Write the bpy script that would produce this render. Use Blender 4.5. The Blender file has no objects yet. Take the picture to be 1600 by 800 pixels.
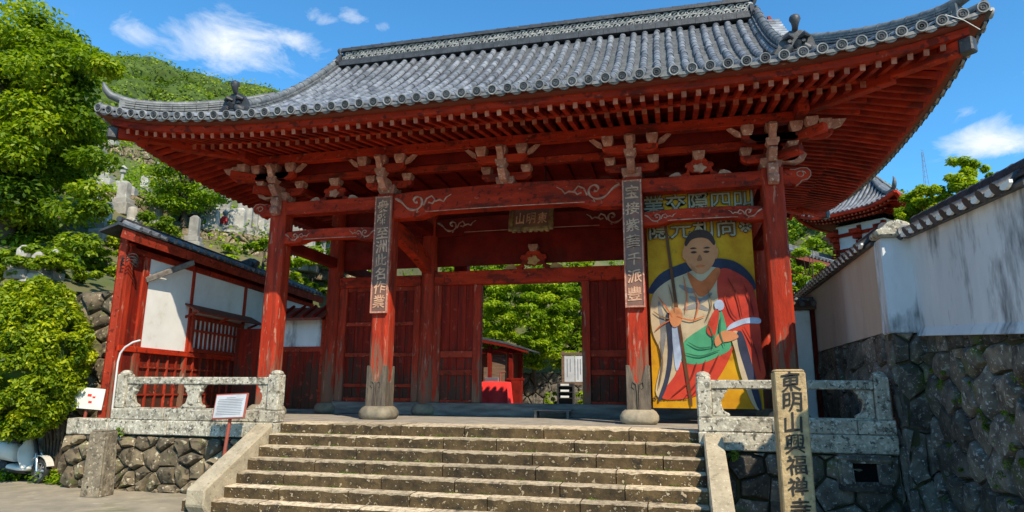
import bpy, bmesh, math, random
import numpy as np
from mathutils import Vector as V, Matrix as Mx

# ---------------------------------------------------------------- camera, sky, sun, exposure
scene = bpy.context.scene
COL = scene.collection
RND = random.Random(7)
CAMPOS = V((3.0639, -11.8886, 0.5195))
YAW, PITCH, ROLL, FPX = 0.2406, 0.2046, 0.0078, 1022.32

cam_data = bpy.data.cameras.new('camera')
cam_data.sensor_width = 36.0
cam_data.lens = FPX / 1600.0 * 36.0
cam_data.clip_start = 0.05
cam_data.clip_end = 3000.0
cam = bpy.data.objects.new('camera', cam_data)
COL.objects.link(cam)
_f = V((-math.sin(YAW) * math.cos(PITCH), math.cos(YAW) * math.cos(PITCH), math.sin(PITCH)))
_r = V((math.cos(YAW), math.sin(YAW), 0))
_u = _r.cross(_f)
_r2 = math.cos(ROLL) * _r + math.sin(ROLL) * _u
_u2 = -math.sin(ROLL) * _r + math.cos(ROLL) * _u
cam.matrix_world = Mx(((_r2.x, _u2.x, -_f.x, CAMPOS.x), (_r2.y, _u2.y, -_f.y, CAMPOS.y), (_r2.z, _u2.z, -_f.z, CAMPOS.z), (0, 0, 0, 1)))
scene.camera = cam

SUN = V((0.48, -0.55, 0.68)).normalized()
SUN_EL = math.asin(SUN.z)
SUN_AZ = math.atan2(SUN.x, SUN.y)
sun_data = bpy.data.lights.new('sun', 'SUN')
sun_data.energy = 5.0
sun_data.angle = math.radians(0.5)
sun_data.color = (1.0, 0.87, 0.67)
sun = bpy.data.objects.new('sun', sun_data)
sun.rotation_euler = SUN.to_track_quat('Z', 'Y').to_euler()
sun.location = (20, -20, 30)
COL.objects.link(sun)

world = bpy.data.worlds.new('World')
scene.world = world
world.use_nodes = True


def build_world():
    nt = world.node_tree
    N, L = nt.nodes, nt.links
    N.clear()
    out = N.new('ShaderNodeOutputWorld')
    bg = N.new('ShaderNodeBackground')
    bg.inputs['Strength'].default_value = 0.10
    sky = N.new('ShaderNodeTexSky')
    sky.sky_type = 'NISHITA'
    sky.sun_disc = False
    sky.sun_elevation = SUN_EL
    sky.sun_rotation = SUN_AZ
    sky.air_density = 1.0
    sky.dust_density = 0.2
    sky.ozone_density = 3.0
    tc = N.new('ShaderNodeTexCoord')
    # a deeper blue, as a polarised summer sky
    tint = N.new('ShaderNodeMix'); tint.data_type = 'RGBA'; tint.blend_type = 'MULTIPLY'
    tint.inputs[0].default_value = 1.0
    L.new(sky.outputs[0], tint.inputs[6])
    tint.inputs[7].default_value = (0.70, 1.52, 1.84, 1)

    def math_(op, a, b=None, c=None):
        n = N.new('ShaderNodeMath'); n.operation = op
        for i, x in enumerate((a, b, c)):
            if x is None:
                continue
            if isinstance(x, (int, float)):
                n.inputs[i].default_value = x
            else:
                L.new(x, n.inputs[i])
        return n.outputs[0]
    noise = N.new('ShaderNodeTexNoise')
    noise.inputs['Scale'].default_value = 9.0
    noise.inputs['Detail'].default_value = 10.0
    noise.inputs['Roughness'].default_value = 0.62
    noise.inputs['Distortion'].default_value = 0.6
    mp = N.new('ShaderNodeMapping'); mp.inputs['Scale'].default_value = (1, 1, 2.2)
    L.new(tc.outputs['Generated'], mp.inputs[0])
    L.new(mp.outputs[0], noise.inputs['Vector'])
    total = None
    # (azimuth from +Y towards +X, elevation, half width, half height, density) of each small cloud
    clouds = [(-39.5, 27.2, 4.6, 2.3, 1.0), (-33.5, 28.2, 2.8, 1.3, .62), (-46, 26.5, 2.6, 1.2, .5), (-31.5, 30.3, 2.6, .8, .5),
              (-29.0, 30.8, 1.5, .8, .75), (-26.2, 30.4, 1.1, .5, .35), (23.9, 17.9, 3.0, 1.4, .9), (22.2, 19.6, 2.5, 1.0, .4), (26.5, 22.5, 4.5, 1.6, .28),
              (17.5, 25.6, 1.6, .9, .3), (-75, 24, 7, 3, .9), (-110, 30, 8, 3, .8), (60, 25, 7, 3, .9), (95, 22, 6, 2, .8),
              (140, 30, 8, 3, .8), (-160, 22, 8, 3, .9), (40, 48, 6, 3, .6), (-60, 52, 7, 3, .6), (170, 50, 7, 3, .6)]
    for az, el, w, h, dens in clouds:
        a, e = math.radians(az), math.radians(el)
        d = V((math.sin(a) * math.cos(e), math.cos(a) * math.cos(e), math.sin(e)))
        rt = V((math.cos(a), -math.sin(a), 0)); up = rt.cross(d)
        if up.z < 0:
            up = -up

        def dot(vec):
            n = N.new('ShaderNodeVectorMath'); n.operation = 'DOT_PRODUCT'
            L.new(tc.outputs['Generated'], n.inputs[0]); n.inputs[1].default_value = vec
            return n.outputs['Value']
        x = math_('DIVIDE', dot(rt), math.radians(w))
        y = math_('DIVIDE', math_('SUBTRACT', dot(up), 0.0), math.radians(h))
        front = math_('GREATER_THAN', dot(d), 0.0)
        r2 = math_('ADD', math_('MULTIPLY', x, x), math_('MULTIPLY', y, y))
        g = math_('MULTIPLY', math_('MULTIPLY', math_('POWER', 2.718, math_('MULTIPLY', r2, -0.9)), dens), front)
        total = g if total is None else math_('MAXIMUM', total, g)
    m = math_('SUBTRACT', math_('ADD', math_('MULTIPLY', noise.outputs['Fac'], 1.9), math_('MULTIPLY', total, 0.95)), 1.22)
    mask = math_('MULTIPLY', m, 1.6)
    cl = N.new('ShaderNodeClamp'); L.new(mask, cl.inputs[0])
    keep = math_('MULTIPLY', cl.outputs[0], math_('MINIMUM', math_('MULTIPLY', total, 3.0), 0.95))
    mix = N.new('ShaderNodeMix'); mix.data_type = 'RGBA'
    L.new(keep, mix.inputs[0])
    L.new(tint.outputs[2], mix.inputs[6])
    mix.inputs[7].default_value = (7.6, 8.0, 8.4, 1)
    L.new(mix.outputs[2], bg.inputs['Color'])
    L.new(bg.outputs[0], out.inputs[0])


build_world()
scene.view_settings.view_transform = 'Standard'
scene.view_settings.look = 'None'
scene.view_settings.gamma = 1.0
scene.view_settings.use_curve_mapping = False
scene.view_settings.exposure = 0.42
scene.render.engine = 'CYCLES'
scene.cycles.max_bounces = 5
scene.cycles.diffuse_bounces = 3
scene.cycles.glossy_bounces = 2
scene.cycles.transparent_max_bounces = 6

# ---------------------------------------------------------------- helpers
WM = {}


def link(o, parent=None, world_m=None):
    COL.objects.link(o)
    m = world_m if world_m is not None else Mx.Identity(4)
    if parent is not None:
        o.parent = parent
        o.matrix_parent_inverse = WM[parent.name].inverted()
    o.matrix_basis = m
    WM[o.name] = m.copy()
    return o


def thing(name, label, cat, loc=(0, 0, 0), group=None):
    o = bpy.data.objects.new(name, None)
    o.empty_display_size = 0.2
    link(o, None, Mx.Translation(V(loc)))
    o['label'] = label; o['category'] = cat
    if group:
        o['group'] = group
    return o


def tag(o, label, cat, group=None):
    o['label'] = label; o['category'] = cat
    if group:
        o['group'] = group
    return o


def kind(o, k):
    o['kind'] = k
    return o


def inst(name, mesh, m, parent=None):
    return link(bpy.data.objects.new(name, mesh), parent, m)


class MB:
    def __init__(s):
        s.v = []; s.f = []; s.mi = []

    def add(s, vs, fs, mi=0):
        n = len(s.v)
        s.v.extend([tuple(p) for p in vs])
        s.f.extend([tuple(i + n for i in f) for f in fs])
        s.mi.extend([mi] * len(fs))
        return s

    def box(s, c, d, R=None, taper=None, mi=0):
        hx, hy, hz = d[0] / 2, d[1] / 2, d[2] / 2
        tx, ty = taper if taper else (1, 1)
        p = [V((-hx, -hy, -hz)), V((hx, -hy, -hz)), V((hx, hy, -hz)), V((-hx, hy, -hz)),
             V((-hx * tx, -hy * ty, hz)), V((hx * tx, -hy * ty, hz)), V((hx * tx, hy * ty, hz)), V((-hx * tx, hy * ty, hz))]
        if R is not None:
            p = [R @ q for q in p]
        c = V(c)
        return s.add([q + c for q in p], [(0, 3, 2, 1), (4, 5, 6, 7), (0, 1, 5, 4), (1, 2, 6, 5), (2, 3, 7, 6), (3, 0, 4, 7)], mi)

    def b2(s, x0, x1, y0, y1, z0, z1, mi=0):
        return s.box(((x0 + x1) / 2, (y0 + y1) / 2, (z0 + z1) / 2), (x1 - x0, y1 - y0, z1 - z0), mi=mi)

    def beam(s, a, b, w, h, up=(0, 0, 1), mi=0):
        a = V(a); b = V(b); d = (b - a)
        l = d.length; d.normalize()
        up = V(up); sd = d.cross(up).normalized(); u = sd.cross(d)
        R = Mx((sd, d, u)).transposed()
        return s.box((a + b) / 2, (w, l, h), R, mi=mi)

    def extr(s, pts, vec, mi=0):
        n = len(pts); vec = V(vec)
        a = [V(p) for p in pts]; b = [p + vec for p in a]
        fs = [tuple(range(n)), tuple(range(2 * n - 1, n - 1, -1))]
        fs += [(i, n + i, n + (i + 1) % n, (i + 1) % n) for i in range(n)]
        return s.add(a + b, fs, mi)

    def tube(s, path, r, n=8, cap=True, mi=0):
        path = [V(p) for p in path]
        k = len(path); rs = r if isinstance(r, (list, tuple)) else [r] * k
        vs = []; prev = None
        for i, p in enumerate(path):
            t = (path[min(i + 1, k - 1)] - path[max(i - 1, 0)])
            t = t.normalized() if t.length > 1e-9 else V((0, 0, 1))
            if prev is None:
                ref = V((0, 0, 1)) if abs(t.z) < .9 else V((1, 0, 0))
                x = t.cross(ref).normalized()
            else:
                x = (prev - t * prev.dot(t)).normalized()
            prev = x; y = t.cross(x)
            for j in range(n):
                a = 2 * math.pi * j / n
                vs.append(p + (x * math.cos(a) + y * math.sin(a)) * rs[i])
        fs = []
        for i in range(k - 1):
            for j in range(n):
                fs.append((i * n + j, i * n + (j + 1) % n, (i + 1) * n + (j + 1) % n, (i + 1) * n + j))
        if cap:
            fs.append(tuple(range(n - 1, -1, -1))); fs.append(tuple(range((k - 1) * n, k * n)))
        return s.add(vs, fs, mi)

    def lathe(s, prof, c=(0, 0, 0), n=16, R=None, mi=0):
        c = V(c); vs = []
        for r, z in prof:
            for j in range(n):
                a = 2 * math.pi * j / n
                p = V((r * math.cos(a), r * math.sin(a), z))
                vs.append((R @ p if R is not None else p) + c)
        fs = []
        for i in range(len(prof) - 1):
            for j in range(n):
                fs.append((i * n + j, i * n + (j + 1) % n, (i + 1) * n + (j + 1) % n, (i + 1) * n + j))
        fs.append(tuple(range(n - 1, -1, -1))); fs.append(tuple(range((len(prof) - 1) * n, len(prof) * n)))
        return s.add(vs, fs, mi)

    def mesh(s, name, mats, bevel=0, smooth=None, jitter=0, segs=1):
        me = bpy.data.meshes.new(name)
        me.from_pydata(s.v, [], s.f)
        if not isinstance(mats, (list, tuple)):
            mats = [mats]
        for m in mats:
            me.materials.append(m)
        if len(mats) > 1:
            me.polygons.foreach_set('material_index', s.mi)
        if bevel:
            bm = bmesh.new(); bm.from_mesh(me)
            es = [e for e in bm.edges if len(e.link_faces) == 2 and e.calc_face_angle(0) > 0.5]
            bmesh.ops.bevel(bm, geom=es, offset=bevel, segments=segs, affect='EDGES', clamp_overlap=True)
            bm.to_mesh(me); bm.free()
        if jitter:
            for v in me.vertices:
                v.co += V((RND.uniform(-1, 1), RND.uniform(-1, 1), RND.uniform(-1, 1))) * jitter
        if smooth is not None:
            me.polygons.foreach_set('use_smooth', [True] * len(me.polygons))
            me.set_sharp_from_angle(angle=math.radians(smooth))
        me.update()
        return me

    def build(s, name, mats, parent=None, bevel=0, smooth=None, jitter=0, segs=1):
        if not s.v:
            return None
        vs = np.array(s.v); c = (vs.min(0) + vs.max(0)) / 2
        s.v = [tuple(p) for p in vs - c]
        me = s.mesh(name, mats, bevel, smooth, jitter, segs)
        return inst(name, me, Mx.Translation(V(c)), parent)


# ---------------------------------------------------------------- materials
def _nodes(name):
    m = bpy.data.materials.new(name); m.use_nodes = True
    nt = m.node_tree; nt.nodes.clear()
    out = nt.nodes.new('ShaderNodeOutputMaterial')
    bs = nt.nodes.new('ShaderNodeBsdfPrincipled')
    nt.links.new(bs.outputs[0], out.inputs[0])
    return m, nt, bs, out


def _c(c):
    return (c[0], c[1], c[2], 1)


def mat(name, c1, c2=None, scale=4.0, rough=0.7, bump=0.2, bscale=None, stretch=(1, 1, 1), spots=None, spot_scale=12, spot_t=0.6, spot_w=0.06,
        stain=None, stain_scale=1.2, stain_t=0.55, rnd=0.12, spec=0.4, metallic=0, grain=None, low=None, top=None, coat=0, cell=None, speck=None):
    """Procedural surface: two-tone noise, optional spots (lichen, flaking), stains, per-piece variation and relief."""
    m, nt, bs, out = _nodes(name)
    N, L = nt.nodes, nt.links
    geo = N.new('ShaderNodeNewGeometry')
    mp = N.new('ShaderNodeMapping'); mp.inputs['Scale'].default_value = stretch
    L.new(geo.outputs['Position'], mp.inputs[0])

    def noise(sc, det=5, rg=0.6, vec=None, dist=0):
        n = N.new('ShaderNodeTexNoise')
        n.inputs['Scale'].default_value = sc; n.inputs['Detail'].default_value = det
        n.inputs['Roughness'].default_value = rg; n.inputs['Distortion'].default_value = dist
        L.new(vec if vec is not None else mp.outputs[0], n.inputs['Vector'])
        return n.outputs['Fac']

    def ramp(fac, a, b):
        n = N.new('ShaderNodeMapRange'); n.inputs[1].default_value = a; n.inputs[2].default_value = b
        L.new(fac, n.inputs[0])
        return n.outputs[0]

    def mix(fac, a, b, bt='MIX'):
        n = N.new('ShaderNodeMix'); n.data_type = 'RGBA'; n.blend_type = bt
        if isinstance(fac, (int, float)):
            n.inputs[0].default_value = fac
        else:
            L.new(fac, n.inputs[0])
        for i, x in ((6, a), (7, b)):
            if isinstance(x, tuple):
                n.inputs[i].default_value = x
            else:
                L.new(x, n.inputs[i])
        return n.outputs[2]

    def mul(a, b):
        n = N.new('ShaderNodeMath'); n.operation = 'MULTIPLY'
        for i, x in ((0, a), (1, b)):
            if isinstance(x, (int, float)):
                n.inputs[i].default_value = x
            else:
                L.new(x, n.inputs[i])
        return n.outputs[0]
    c2 = c2 or tuple(x * 0.6 for x in c1)
    nf = noise(scale)
    col = mix(ramp(nf, .35, .65), _c(c1), _c(c2))
    if top:      # upper faces lighter: wear, and sun on the treads put into colour
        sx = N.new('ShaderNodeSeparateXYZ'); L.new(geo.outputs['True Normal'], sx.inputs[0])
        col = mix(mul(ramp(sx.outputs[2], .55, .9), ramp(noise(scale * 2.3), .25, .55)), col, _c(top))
    if stain:
        col = mix(mul(ramp(noise(stain_scale, 6, .65), stain_t, stain_t + .12), stain[3] if len(stain) > 3 else .8), col, _c(stain))
    if grain:
        mg = N.new('ShaderNodeMapping'); mg.inputs['Scale'].default_value = grain[0]
        L.new(geo.outputs['Position'], mg.inputs[0])
        gn = noise(grain[1], 4, .7, mg.outputs[0])
        col = mix(mul(ramp(gn, .5, .72), grain[2]), col, _c(grain[3]))
    if low:      # paint worn off towards the foot: (z0, z1, colour, streak stretch)
        z0, z1, lc = low
        sp = N.new('ShaderNodeSeparateXYZ'); L.new(geo.outputs['Position'], sp.inputs[0])
        ml = N.new('ShaderNodeMapping'); ml.inputs['Scale'].default_value = (9, 9, .9)
        L.new(geo.outputs['Position'], ml.inputs[0])
        a = N.new('ShaderNodeMath'); a.operation = 'ADD'
        L.new(ramp(sp.outputs[2], z1, z0), a.inputs[0])
        s_ = N.new('ShaderNodeMath'); s_.operation = 'SUBTRACT'; s_.inputs[1].default_value = .5
        L.new(noise(1.4, 6, .65, ml.outputs[0]), s_.inputs[0])
        L.new(mul(s_.outputs[0], 2.6), a.inputs[1])
        col = mix(mul(ramp(a.outputs[0], .45, .7), .92), col, _c(lc))
    if spots:
        col = mix(mul(ramp(noise(spot_scale, 4, .6, mp.outputs[0], .4), spot_t, spot_t + spot_w), spots[3] if len(spots) > 3 else .85), col, _c(spots))
    if speck:    # crisp small lichen or pitting
        for k_ in range(0, len(speck), 4):
            col = mix(mul(ramp(noise(speck[k_ + 1], 3, .55, geo.outputs['Position'], .3), speck[k_ + 2], speck[k_ + 2] + .03), speck[k_ + 3]), col, _c(speck[k_]))
    if cell:     # each tile of a joined course weathered a little differently
        vo = N.new('ShaderNodeTexVoronoi'); vo.inputs['Scale'].default_value = cell[0]
        L.new(geo.outputs['Position'], vo.inputs['Vector'])
        sc_ = N.new('ShaderNodeSeparateColor'); L.new(vo.outputs['Color'], sc_.inputs[0])
        cv = N.new('ShaderNodeMapRange'); cv.inputs[3].default_value = 1 - cell[1]; cv.inputs[4].default_value = 1 + cell[1]
        L.new(sc_.outputs[0], cv.inputs[0])
        cc = N.new('ShaderNodeCombineColor')
        for i in range(3):
            L.new(cv.outputs[0], cc.inputs[i])
        col = mix(1.0, col, cc.outputs[0], 'MULTIPLY')
    if rnd:
        oi = N.new('ShaderNodeObjectInfo')
        v = N.new('ShaderNodeMapRange'); v.inputs[3].default_value = 1 - rnd; v.inputs[4].default_value = 1 + rnd
        L.new(oi.outputs['Random'], v.inputs[0])
        cmb = N.new('ShaderNodeCombineColor')
        for i in range(3):
            L.new(v.outputs[0], cmb.inputs[i])
        col = mix(1.0, col, cmb.outputs[0], 'MULTIPLY')
    L.new(col, bs.inputs['Base Color'])
    rr = N.new('ShaderNodeMapRange'); rr.inputs[3].default_value = max(.05, rough - .12); rr.inputs[4].default_value = min(1, rough + .12)
    L.new(nf, rr.inputs[0]); L.new(rr.outputs[0], bs.inputs['Roughness'])
    bs.inputs['Specular IOR Level'].default_value = spec
    bs.inputs['Metallic'].default_value = metallic
    if coat:
        bs.inputs['Coat Weight'].default_value = coat
    if bump:
        bn = N.new('ShaderNodeBump'); bn.inputs['Strength'].default_value = bump; bn.inputs['Distance'].default_value = .02
        L.new(noise(bscale or scale * 5, 6, .65), bn.inputs['Height'])
        L.new(bn.outputs[0], bs.inputs['Normal'])
    return m


def leaf_mat(name, c1, c2, c3, trans=.45):
    m, nt, bs, out = _nodes(name)
    N, L = nt.nodes, nt.links
    at = N.new('ShaderNodeAttribute'); at.attribute_name = 'tone'
    r = N.new('ShaderNodeValToRGB')
    e = r.color_ramp.elements
    e[0].position = 0; e[0].color = _c(c1)
    e[1].position = 1; e[1].color = _c(c3)
    k = e.new(.55); k.color = _c(c2)
    L.new(at.outputs['Fac'], r.inputs[0])
    L.new(r.outputs[0], bs.inputs['Base Color'])
    bs.inputs['Roughness'].default_value = .5
    bs.inputs['Specular IOR Level'].default_value = .25
    tr = N.new('ShaderNodeBsdfTranslucent')
    br = N.new('ShaderNodeMix'); br.data_type = 'RGBA'; br.blend_type = 'MULTIPLY'; br.inputs[0].default_value = 1
    L.new(r.outputs[0], br.inputs[6]); br.inputs[7].default_value = (1.5, 1.6, .6, 1)
    L.new(br.outputs[2], tr.inputs[0])
    mx = N.new('ShaderNodeMixShader'); mx.inputs[0].default_value = trans
    L.new(bs.outputs[0], mx.inputs[1]); L.new(tr.outputs[0], mx.inputs[2])
    L.new(mx.outputs[0], out.inputs[0])
    return m


def plain(name, c, rough=.6, bump=0, **k):
    return mat(name, c, tuple(x * .82 for x in c), rough=rough, bump=bump, **k)


WOODGREY = (.16, .12, .09)
RED = mat('red_paint', (.45, .032, .009), (.25, .018, .006), 1.6, .65, .4, 14, spec=.12, stretch=(.8, .8, 2.6), speck=((.40, .15, .09), 13, .655, .45, (.07, .012, .008), 8, .60, .75),
          stain=(.060, .012, .008, .8), stain_scale=1.5, stain_t=.51, rnd=.24, grain=((.5, .5, 7), 3.0, .45, (.16, .018, .009)))
RAFTER = mat('rafter_paint', (.36, .028, .010), (.19, .014, .006), 3, .7, .2, 14, spec=.1, rnd=.3, stain=(.07, .012, .008, .7), stain_scale=2.2, stain_t=.52)
REDOLD = mat('old_red_paint', (.36, .040, .018), (.20, .024, .011), 2.6, .7, .5, 14, spec=.12, speck=((.44, .20, .13), 14, .64, .6, (.07, .016, .010), 9, .60, .7), rnd=.2)
REDCOL = mat('red_column_paint', (.42, .036, .013), (.26, .022, .009), 2.4, .65, .5, 14, spec=.12, stretch=(4, 4, .7), spots=(.42, .22, .15, .6), spot_scale=3.2, spot_t=.61, spot_w=.05, grain=((11, 11, .55), 1.1, .85, (.085, .020, .012)),
             low=(0.0, 2.2, (.17, .095, .06)), rnd=.05, stain=(.10, .022, .014, .75), stain_scale=1.9, stain_t=.54)
REDDARK = mat('red_paint_shaded', (.19, .012, .006), (.10, .007, .004), 3, .65, .2, 14, spec=.1, rnd=.16, stain=(.10, .02, .012, .5), stain_scale=2.5)  # darker red for soffits and interior, their shade put into the colour
REDPANEL = mat('red_plank', (.27, .018, .007), (.14, .012, .007), 2, .65, .4, 12, spec=.1, stretch=(6, 6, .5), low=(.0, 2.1, (.055, .030, .020)), rnd=.2, speck=((.30, .05, .03), 7, .62, .6),
               stain=(.05, .014, .01, .7), stain_scale=1.4, stain_t=.5)
BROWNRED = mat('weathered_shaded_wood', (.13, .034, .017), (.19, .028, .012), 3, .65, .3, 16, stretch=(.6, 2, 2), spots=(.30, .20, .12, .5), spot_scale=7, spot_t=.62, rnd=.1)  # weathered brown-red, darkened to put the shadow under the eave tiles into colour
TIP = mat('faded_pink_end', (.42, .19, .13), (.28, .10, .065), 8, .75, .3, 25, spots=(.62, .44, .34, .7), spot_scale=22, spot_t=.58, stain=(.30, .04, .02, .7), stain_scale=7, stain_t=.58, rnd=.2)
TIPY = mat('rafter_end', (.40, .16, .09), (.30, .045, .02), 9, .75, .2, 25, rnd=.28)
OCHRE = mat('ochre_carving', (.55, .33, .10), (.40, .17, .06), 7, .7, .3, 25, rnd=.1)
PALE = mat('pale_carving', (.46, .28, .20), (.30, .10, .06), 8, .75, .3, 25, rnd=.1)
TILE = mat('grey_roof_tile', (.215, .228, .250), (.120, .130, .148), 4, cell=(3.4, .38), rough=.38, bump=.12, bscale=22, spots=(.40, .40, .39, .5), spot_scale=5, spot_t=.62, spot_w=.15, rnd=.22, spec=.6,
           stain=(.09, .095, .10, .5), stain_scale=2.5, stain_t=.58)
PAN = mat('grey_pan_tile', (.070, .075, .085), (.035, .038, .046), 6, .55, .15, 22, spots=(.20, .20, .19, .5), spot_scale=7, spot_t=.58, spot_w=.12, rnd=0, spec=.5)
PANEDGE = mat('pan_tile_edge', (.17, .175, .18), (.075, .08, .085), 7, .6, .2, 22, rnd=0)
DISC = mat('tile_end', (.30, .30, .295), (.14, .145, .15), 9, .55, .3, 25, rnd=.2)
RIDGE = mat('ridge_tile', (.150, .160, .165), (.065, .072, .08), 6, .5, .25, 20, spots=(.38, .38, .35, .6), spot_scale=8, spot_t=.6, spot_w=.1, rnd=.2)
DARKTILE = mat('blackened_tile', (.055, .058, .065), (.025, .027, .03), 5, .5, .3, 20, spots=(.26, .25, .22, .6), spot_scale=14, spot_t=.66, rnd=.2)
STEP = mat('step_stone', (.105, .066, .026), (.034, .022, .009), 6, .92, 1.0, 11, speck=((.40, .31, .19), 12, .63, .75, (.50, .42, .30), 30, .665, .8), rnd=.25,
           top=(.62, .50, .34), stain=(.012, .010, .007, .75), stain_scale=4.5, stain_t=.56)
CHEEK = mat('cheek_stone', (.42, .35, .24), (.30, .25, .17), 5, .85, .5, 22, speck=((.20, .16, .10), 20, .61, .7, (.55, .49, .37), 30, .62, .6), rnd=.06)
GRANITE = mat('grey_carved_stone', (.46, .42, .33), (.27, .24, .18), 7, .9, .9, 16, rnd=.12, stain=(.075, .068, .052, .85), stain_scale=9, stain_t=.52, speck=((.62, .59, .50), 24, .58, .8, (.045, .04, .03), 17, .61, .85))
RUBBLE = mat('rubble_stone', (.20, .155, .095), (.075, .058, .038), 5, .92, 1.0, 9, speck=((.46, .40, .28), 13, .60, .8, (.028, .022, .014), 10, .60, .8), rnd=.45, stain=(.085, .105, .018, .8), stain_scale=3.2, stain_t=.56)
DARKSTONE = mat('dark_wall_stone', (.150, .128, .100), (.045, .040, .034), 5, .92, 1.0, 10, speck=((.27, .26, .23), 15, .60, .6, (.42, .41, .38), 30, .635, .7), rnd=.55,
                stain=(.060, .085, .012, .85), stain_scale=1.7, stain_t=.57)
SOIL = mat('joint_soil', (.030, .027, .018), (.045, .05, .016), 5, .95, .6, 14)
ASPHALT = mat('street_paving', (.33, .28, .20), (.22, .19, .14), 2.2, .9, .5, 30, spots=(.42, .36, .26, .5), spot_scale=4, spot_t=.6, stain=(.13, .13, .05, .55), stain_scale=.9, stain_t=.56)
FLOOR = mat('platform_paving', (.34, .30, .24), (.20, .18, .15), 3, .8, .3, 20, spots=(.46, .42, .34, .5), spot_scale=6, spot_t=.62)
EARTH = mat('hill_earth', (.10, .115, .035), (.17, .13, .08), .7, .95, .6, 4, stain=(.06, .10, .015, .8), stain_scale=.35, stain_t=.48)
PLASTER = mat('white_plaster', (.80, .79, .76), (.70, .69, .65), 1.6, .85, .12, 20, stain=(.55, .47, .36, .5), stain_scale=1.6, stain_t=.58, rnd=.03)
OLDPLASTER = mat('stained_white_plaster', (.72, .72, .73), (.54, .55, .57), 1.1, .85, .2, 16, stretch=(1, 1, .30), stain=(.085, .09, .10, .88), stain_scale=1.5, stain_t=.50, rnd=.03,
                 spots=(.42, .43, .44, .5), spot_scale=3.2, spot_t=.60, spot_w=.12)
WARMLITPLASTER = mat('warm_lit_plaster', (.60, .50, .42), (.50, .36, .27), .8, .85, .15, 16, stretch=(1, 1, .3), stain=(.36, .30, .26, .5), stain_scale=1.5)  # white plaster with warm reflected light put into its base colour
BOLLARD = mat('bollard_stone', (.25, .20, .135), (.13, .105, .07), 6, .9, .8, 14, speck=((.42, .36, .26), 22, .60, .7, (.06, .048, .03), 16, .60, .7), rnd=.1, stain=(.06, .05, .035, .6), stain_scale=4)
STONEGOLD = mat('name_pillar_stone', (.48, .35, .18), (.32, .23, .12), 9, .85, 1.0, 18, speck=((.20, .14, .075), 22, .62, .7, (.56, .45, .29), 30, .64, .6), spots=(.20, .14, .08, .8), spot_scale=26, spot_t=.69, rnd=.05)
INK = plain('ink', (.02, .018, .016), .7)
OPENWORK = mat('ridge_openwork_tile', (.36, .36, .34), (.16, .165, .17), 8, .6, .3, 20, rnd=.1)
GOLD = mat('gold_lettering', (.62, .36, .22), (.40, .20, .12), 14, .5, .2, 30, rnd=.2)
BOARD = mat('couplet_board', (.23, .095, .055), (.10, .065, .050), 3, .5, .3, 20, stretch=(1, 1, .6), stain=(.30, .10, .06, .6), stain_scale=3, rnd=.1)
TIMBER = mat('bare_timber', (.17, .105, .065), (.10, .06, .04), 3, .8, .5, 14, stretch=(.7, 5, 5), rnd=.15)
GREYWOOD = mat('grey_timber', (.20, .175, .15), (.10, .085, .075), 3, .85, .5, 14, stretch=(.6, 4, 4), rnd=.1)
BARK = mat('bark', (.10, .075, .05), (.05, .038, .028), 6, .95, .8, 14)
BLACK = plain('black_rubber', (.02, .02, .02), .6)
STEEL = plain('bright_steel', (.60, .61, .62), .3, metallic=.9)
PIPE = plain('grey_conduit', (.55, .55, .53), .45)
WHITEPAINT = plain('scooter_white_paint', (.66, .63, .57), .35, spec=.35)
SIGNWHITE = plain('sign_white', (.64, .64, .61), .6, spec=.2)
SIGNGREY = plain('sign_paper', (.50, .51, .53), .55, spec=.2)
TEXTGREY = plain('sign_text', (.17, .18, .20), .6)
REDPOST = mat('rusty_red_post', (.30, .05, .03), (.22, .07, .045), 6, .7, .3)
REDCLOTH = plain('red_cloth', (.78, .03, .025), .8)
GRAVE = mat('grave_stone', (.36, .35, .32), (.22, .21, .19), 3, .85, .4, 12, rnd=.3, spots=(.50, .49, .45, .6), spot_scale=5)
GLASSDARK = plain('dark_interior', (.006, .006, .006), .9, spec=.02)
LEAF_TREE = leaf_mat('broad_tree_leaf', (.035, .080, .004), (.165, .250, .007), (.350, .410, .015), .38)
LEAF_BUSH = leaf_mat('bush_leaf', (.035, .080, .003), (.220, .295, .006), (.480, .500, .012), .35)
LEAF_MAPLE = leaf_mat('maple_leaf', (.050, .110, .004), (.200, .310, .009), (.390, .470, .018), .45)
LEAF_WOOD = leaf_mat('woodland_leaf', (.050, .100, .007), (.140, .215, .010), (.300, .370, .016), .3)
LEAF_PALE = leaf_mat('pale_tree_leaf', (.120, .200, .008), (.260, .340, .012), (.450, .490, .022), .5)
MOSS = leaf_mat('moss_leaf', (.050, .10, .008), (.10, .17, .012), (.18, .26, .02), .2)

# ---------------------------------------------------------------- gate dimensions
D = 2.437                   # bay depth
SB = 2.433                  # side bay
HC = 2.45                   # half centre bay
XC = (-HC - SB, -HC, HC, HC + SB)
GZ = -1.165                 # street level
STEP_R, STEP_T = 0.1664, 0.2486

# ---------------------------------------------------------------- the setting
def smooth(t):
    t = max(0.0, min(1.0, t)); return t * t * (3 - 2 * t)


def lerp_table(x, tab):
    if x <= tab[0][0]:
        return tab[0][1]
    for (a, za), (b, zb) in zip(tab, tab[1:]):
        if x <= b:
            return za + (zb - za) * (x - a) / (b - a)
    return tab[-1][1]


HILL_TAB = [(0, 2.2), (5.6, 2.5), (12, 4.4), (20, 8.0), (35, 15.6), (48, 23.2), (58, 29.5), (66, 31.5), (90, 33.0), (130, 32)]


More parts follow.
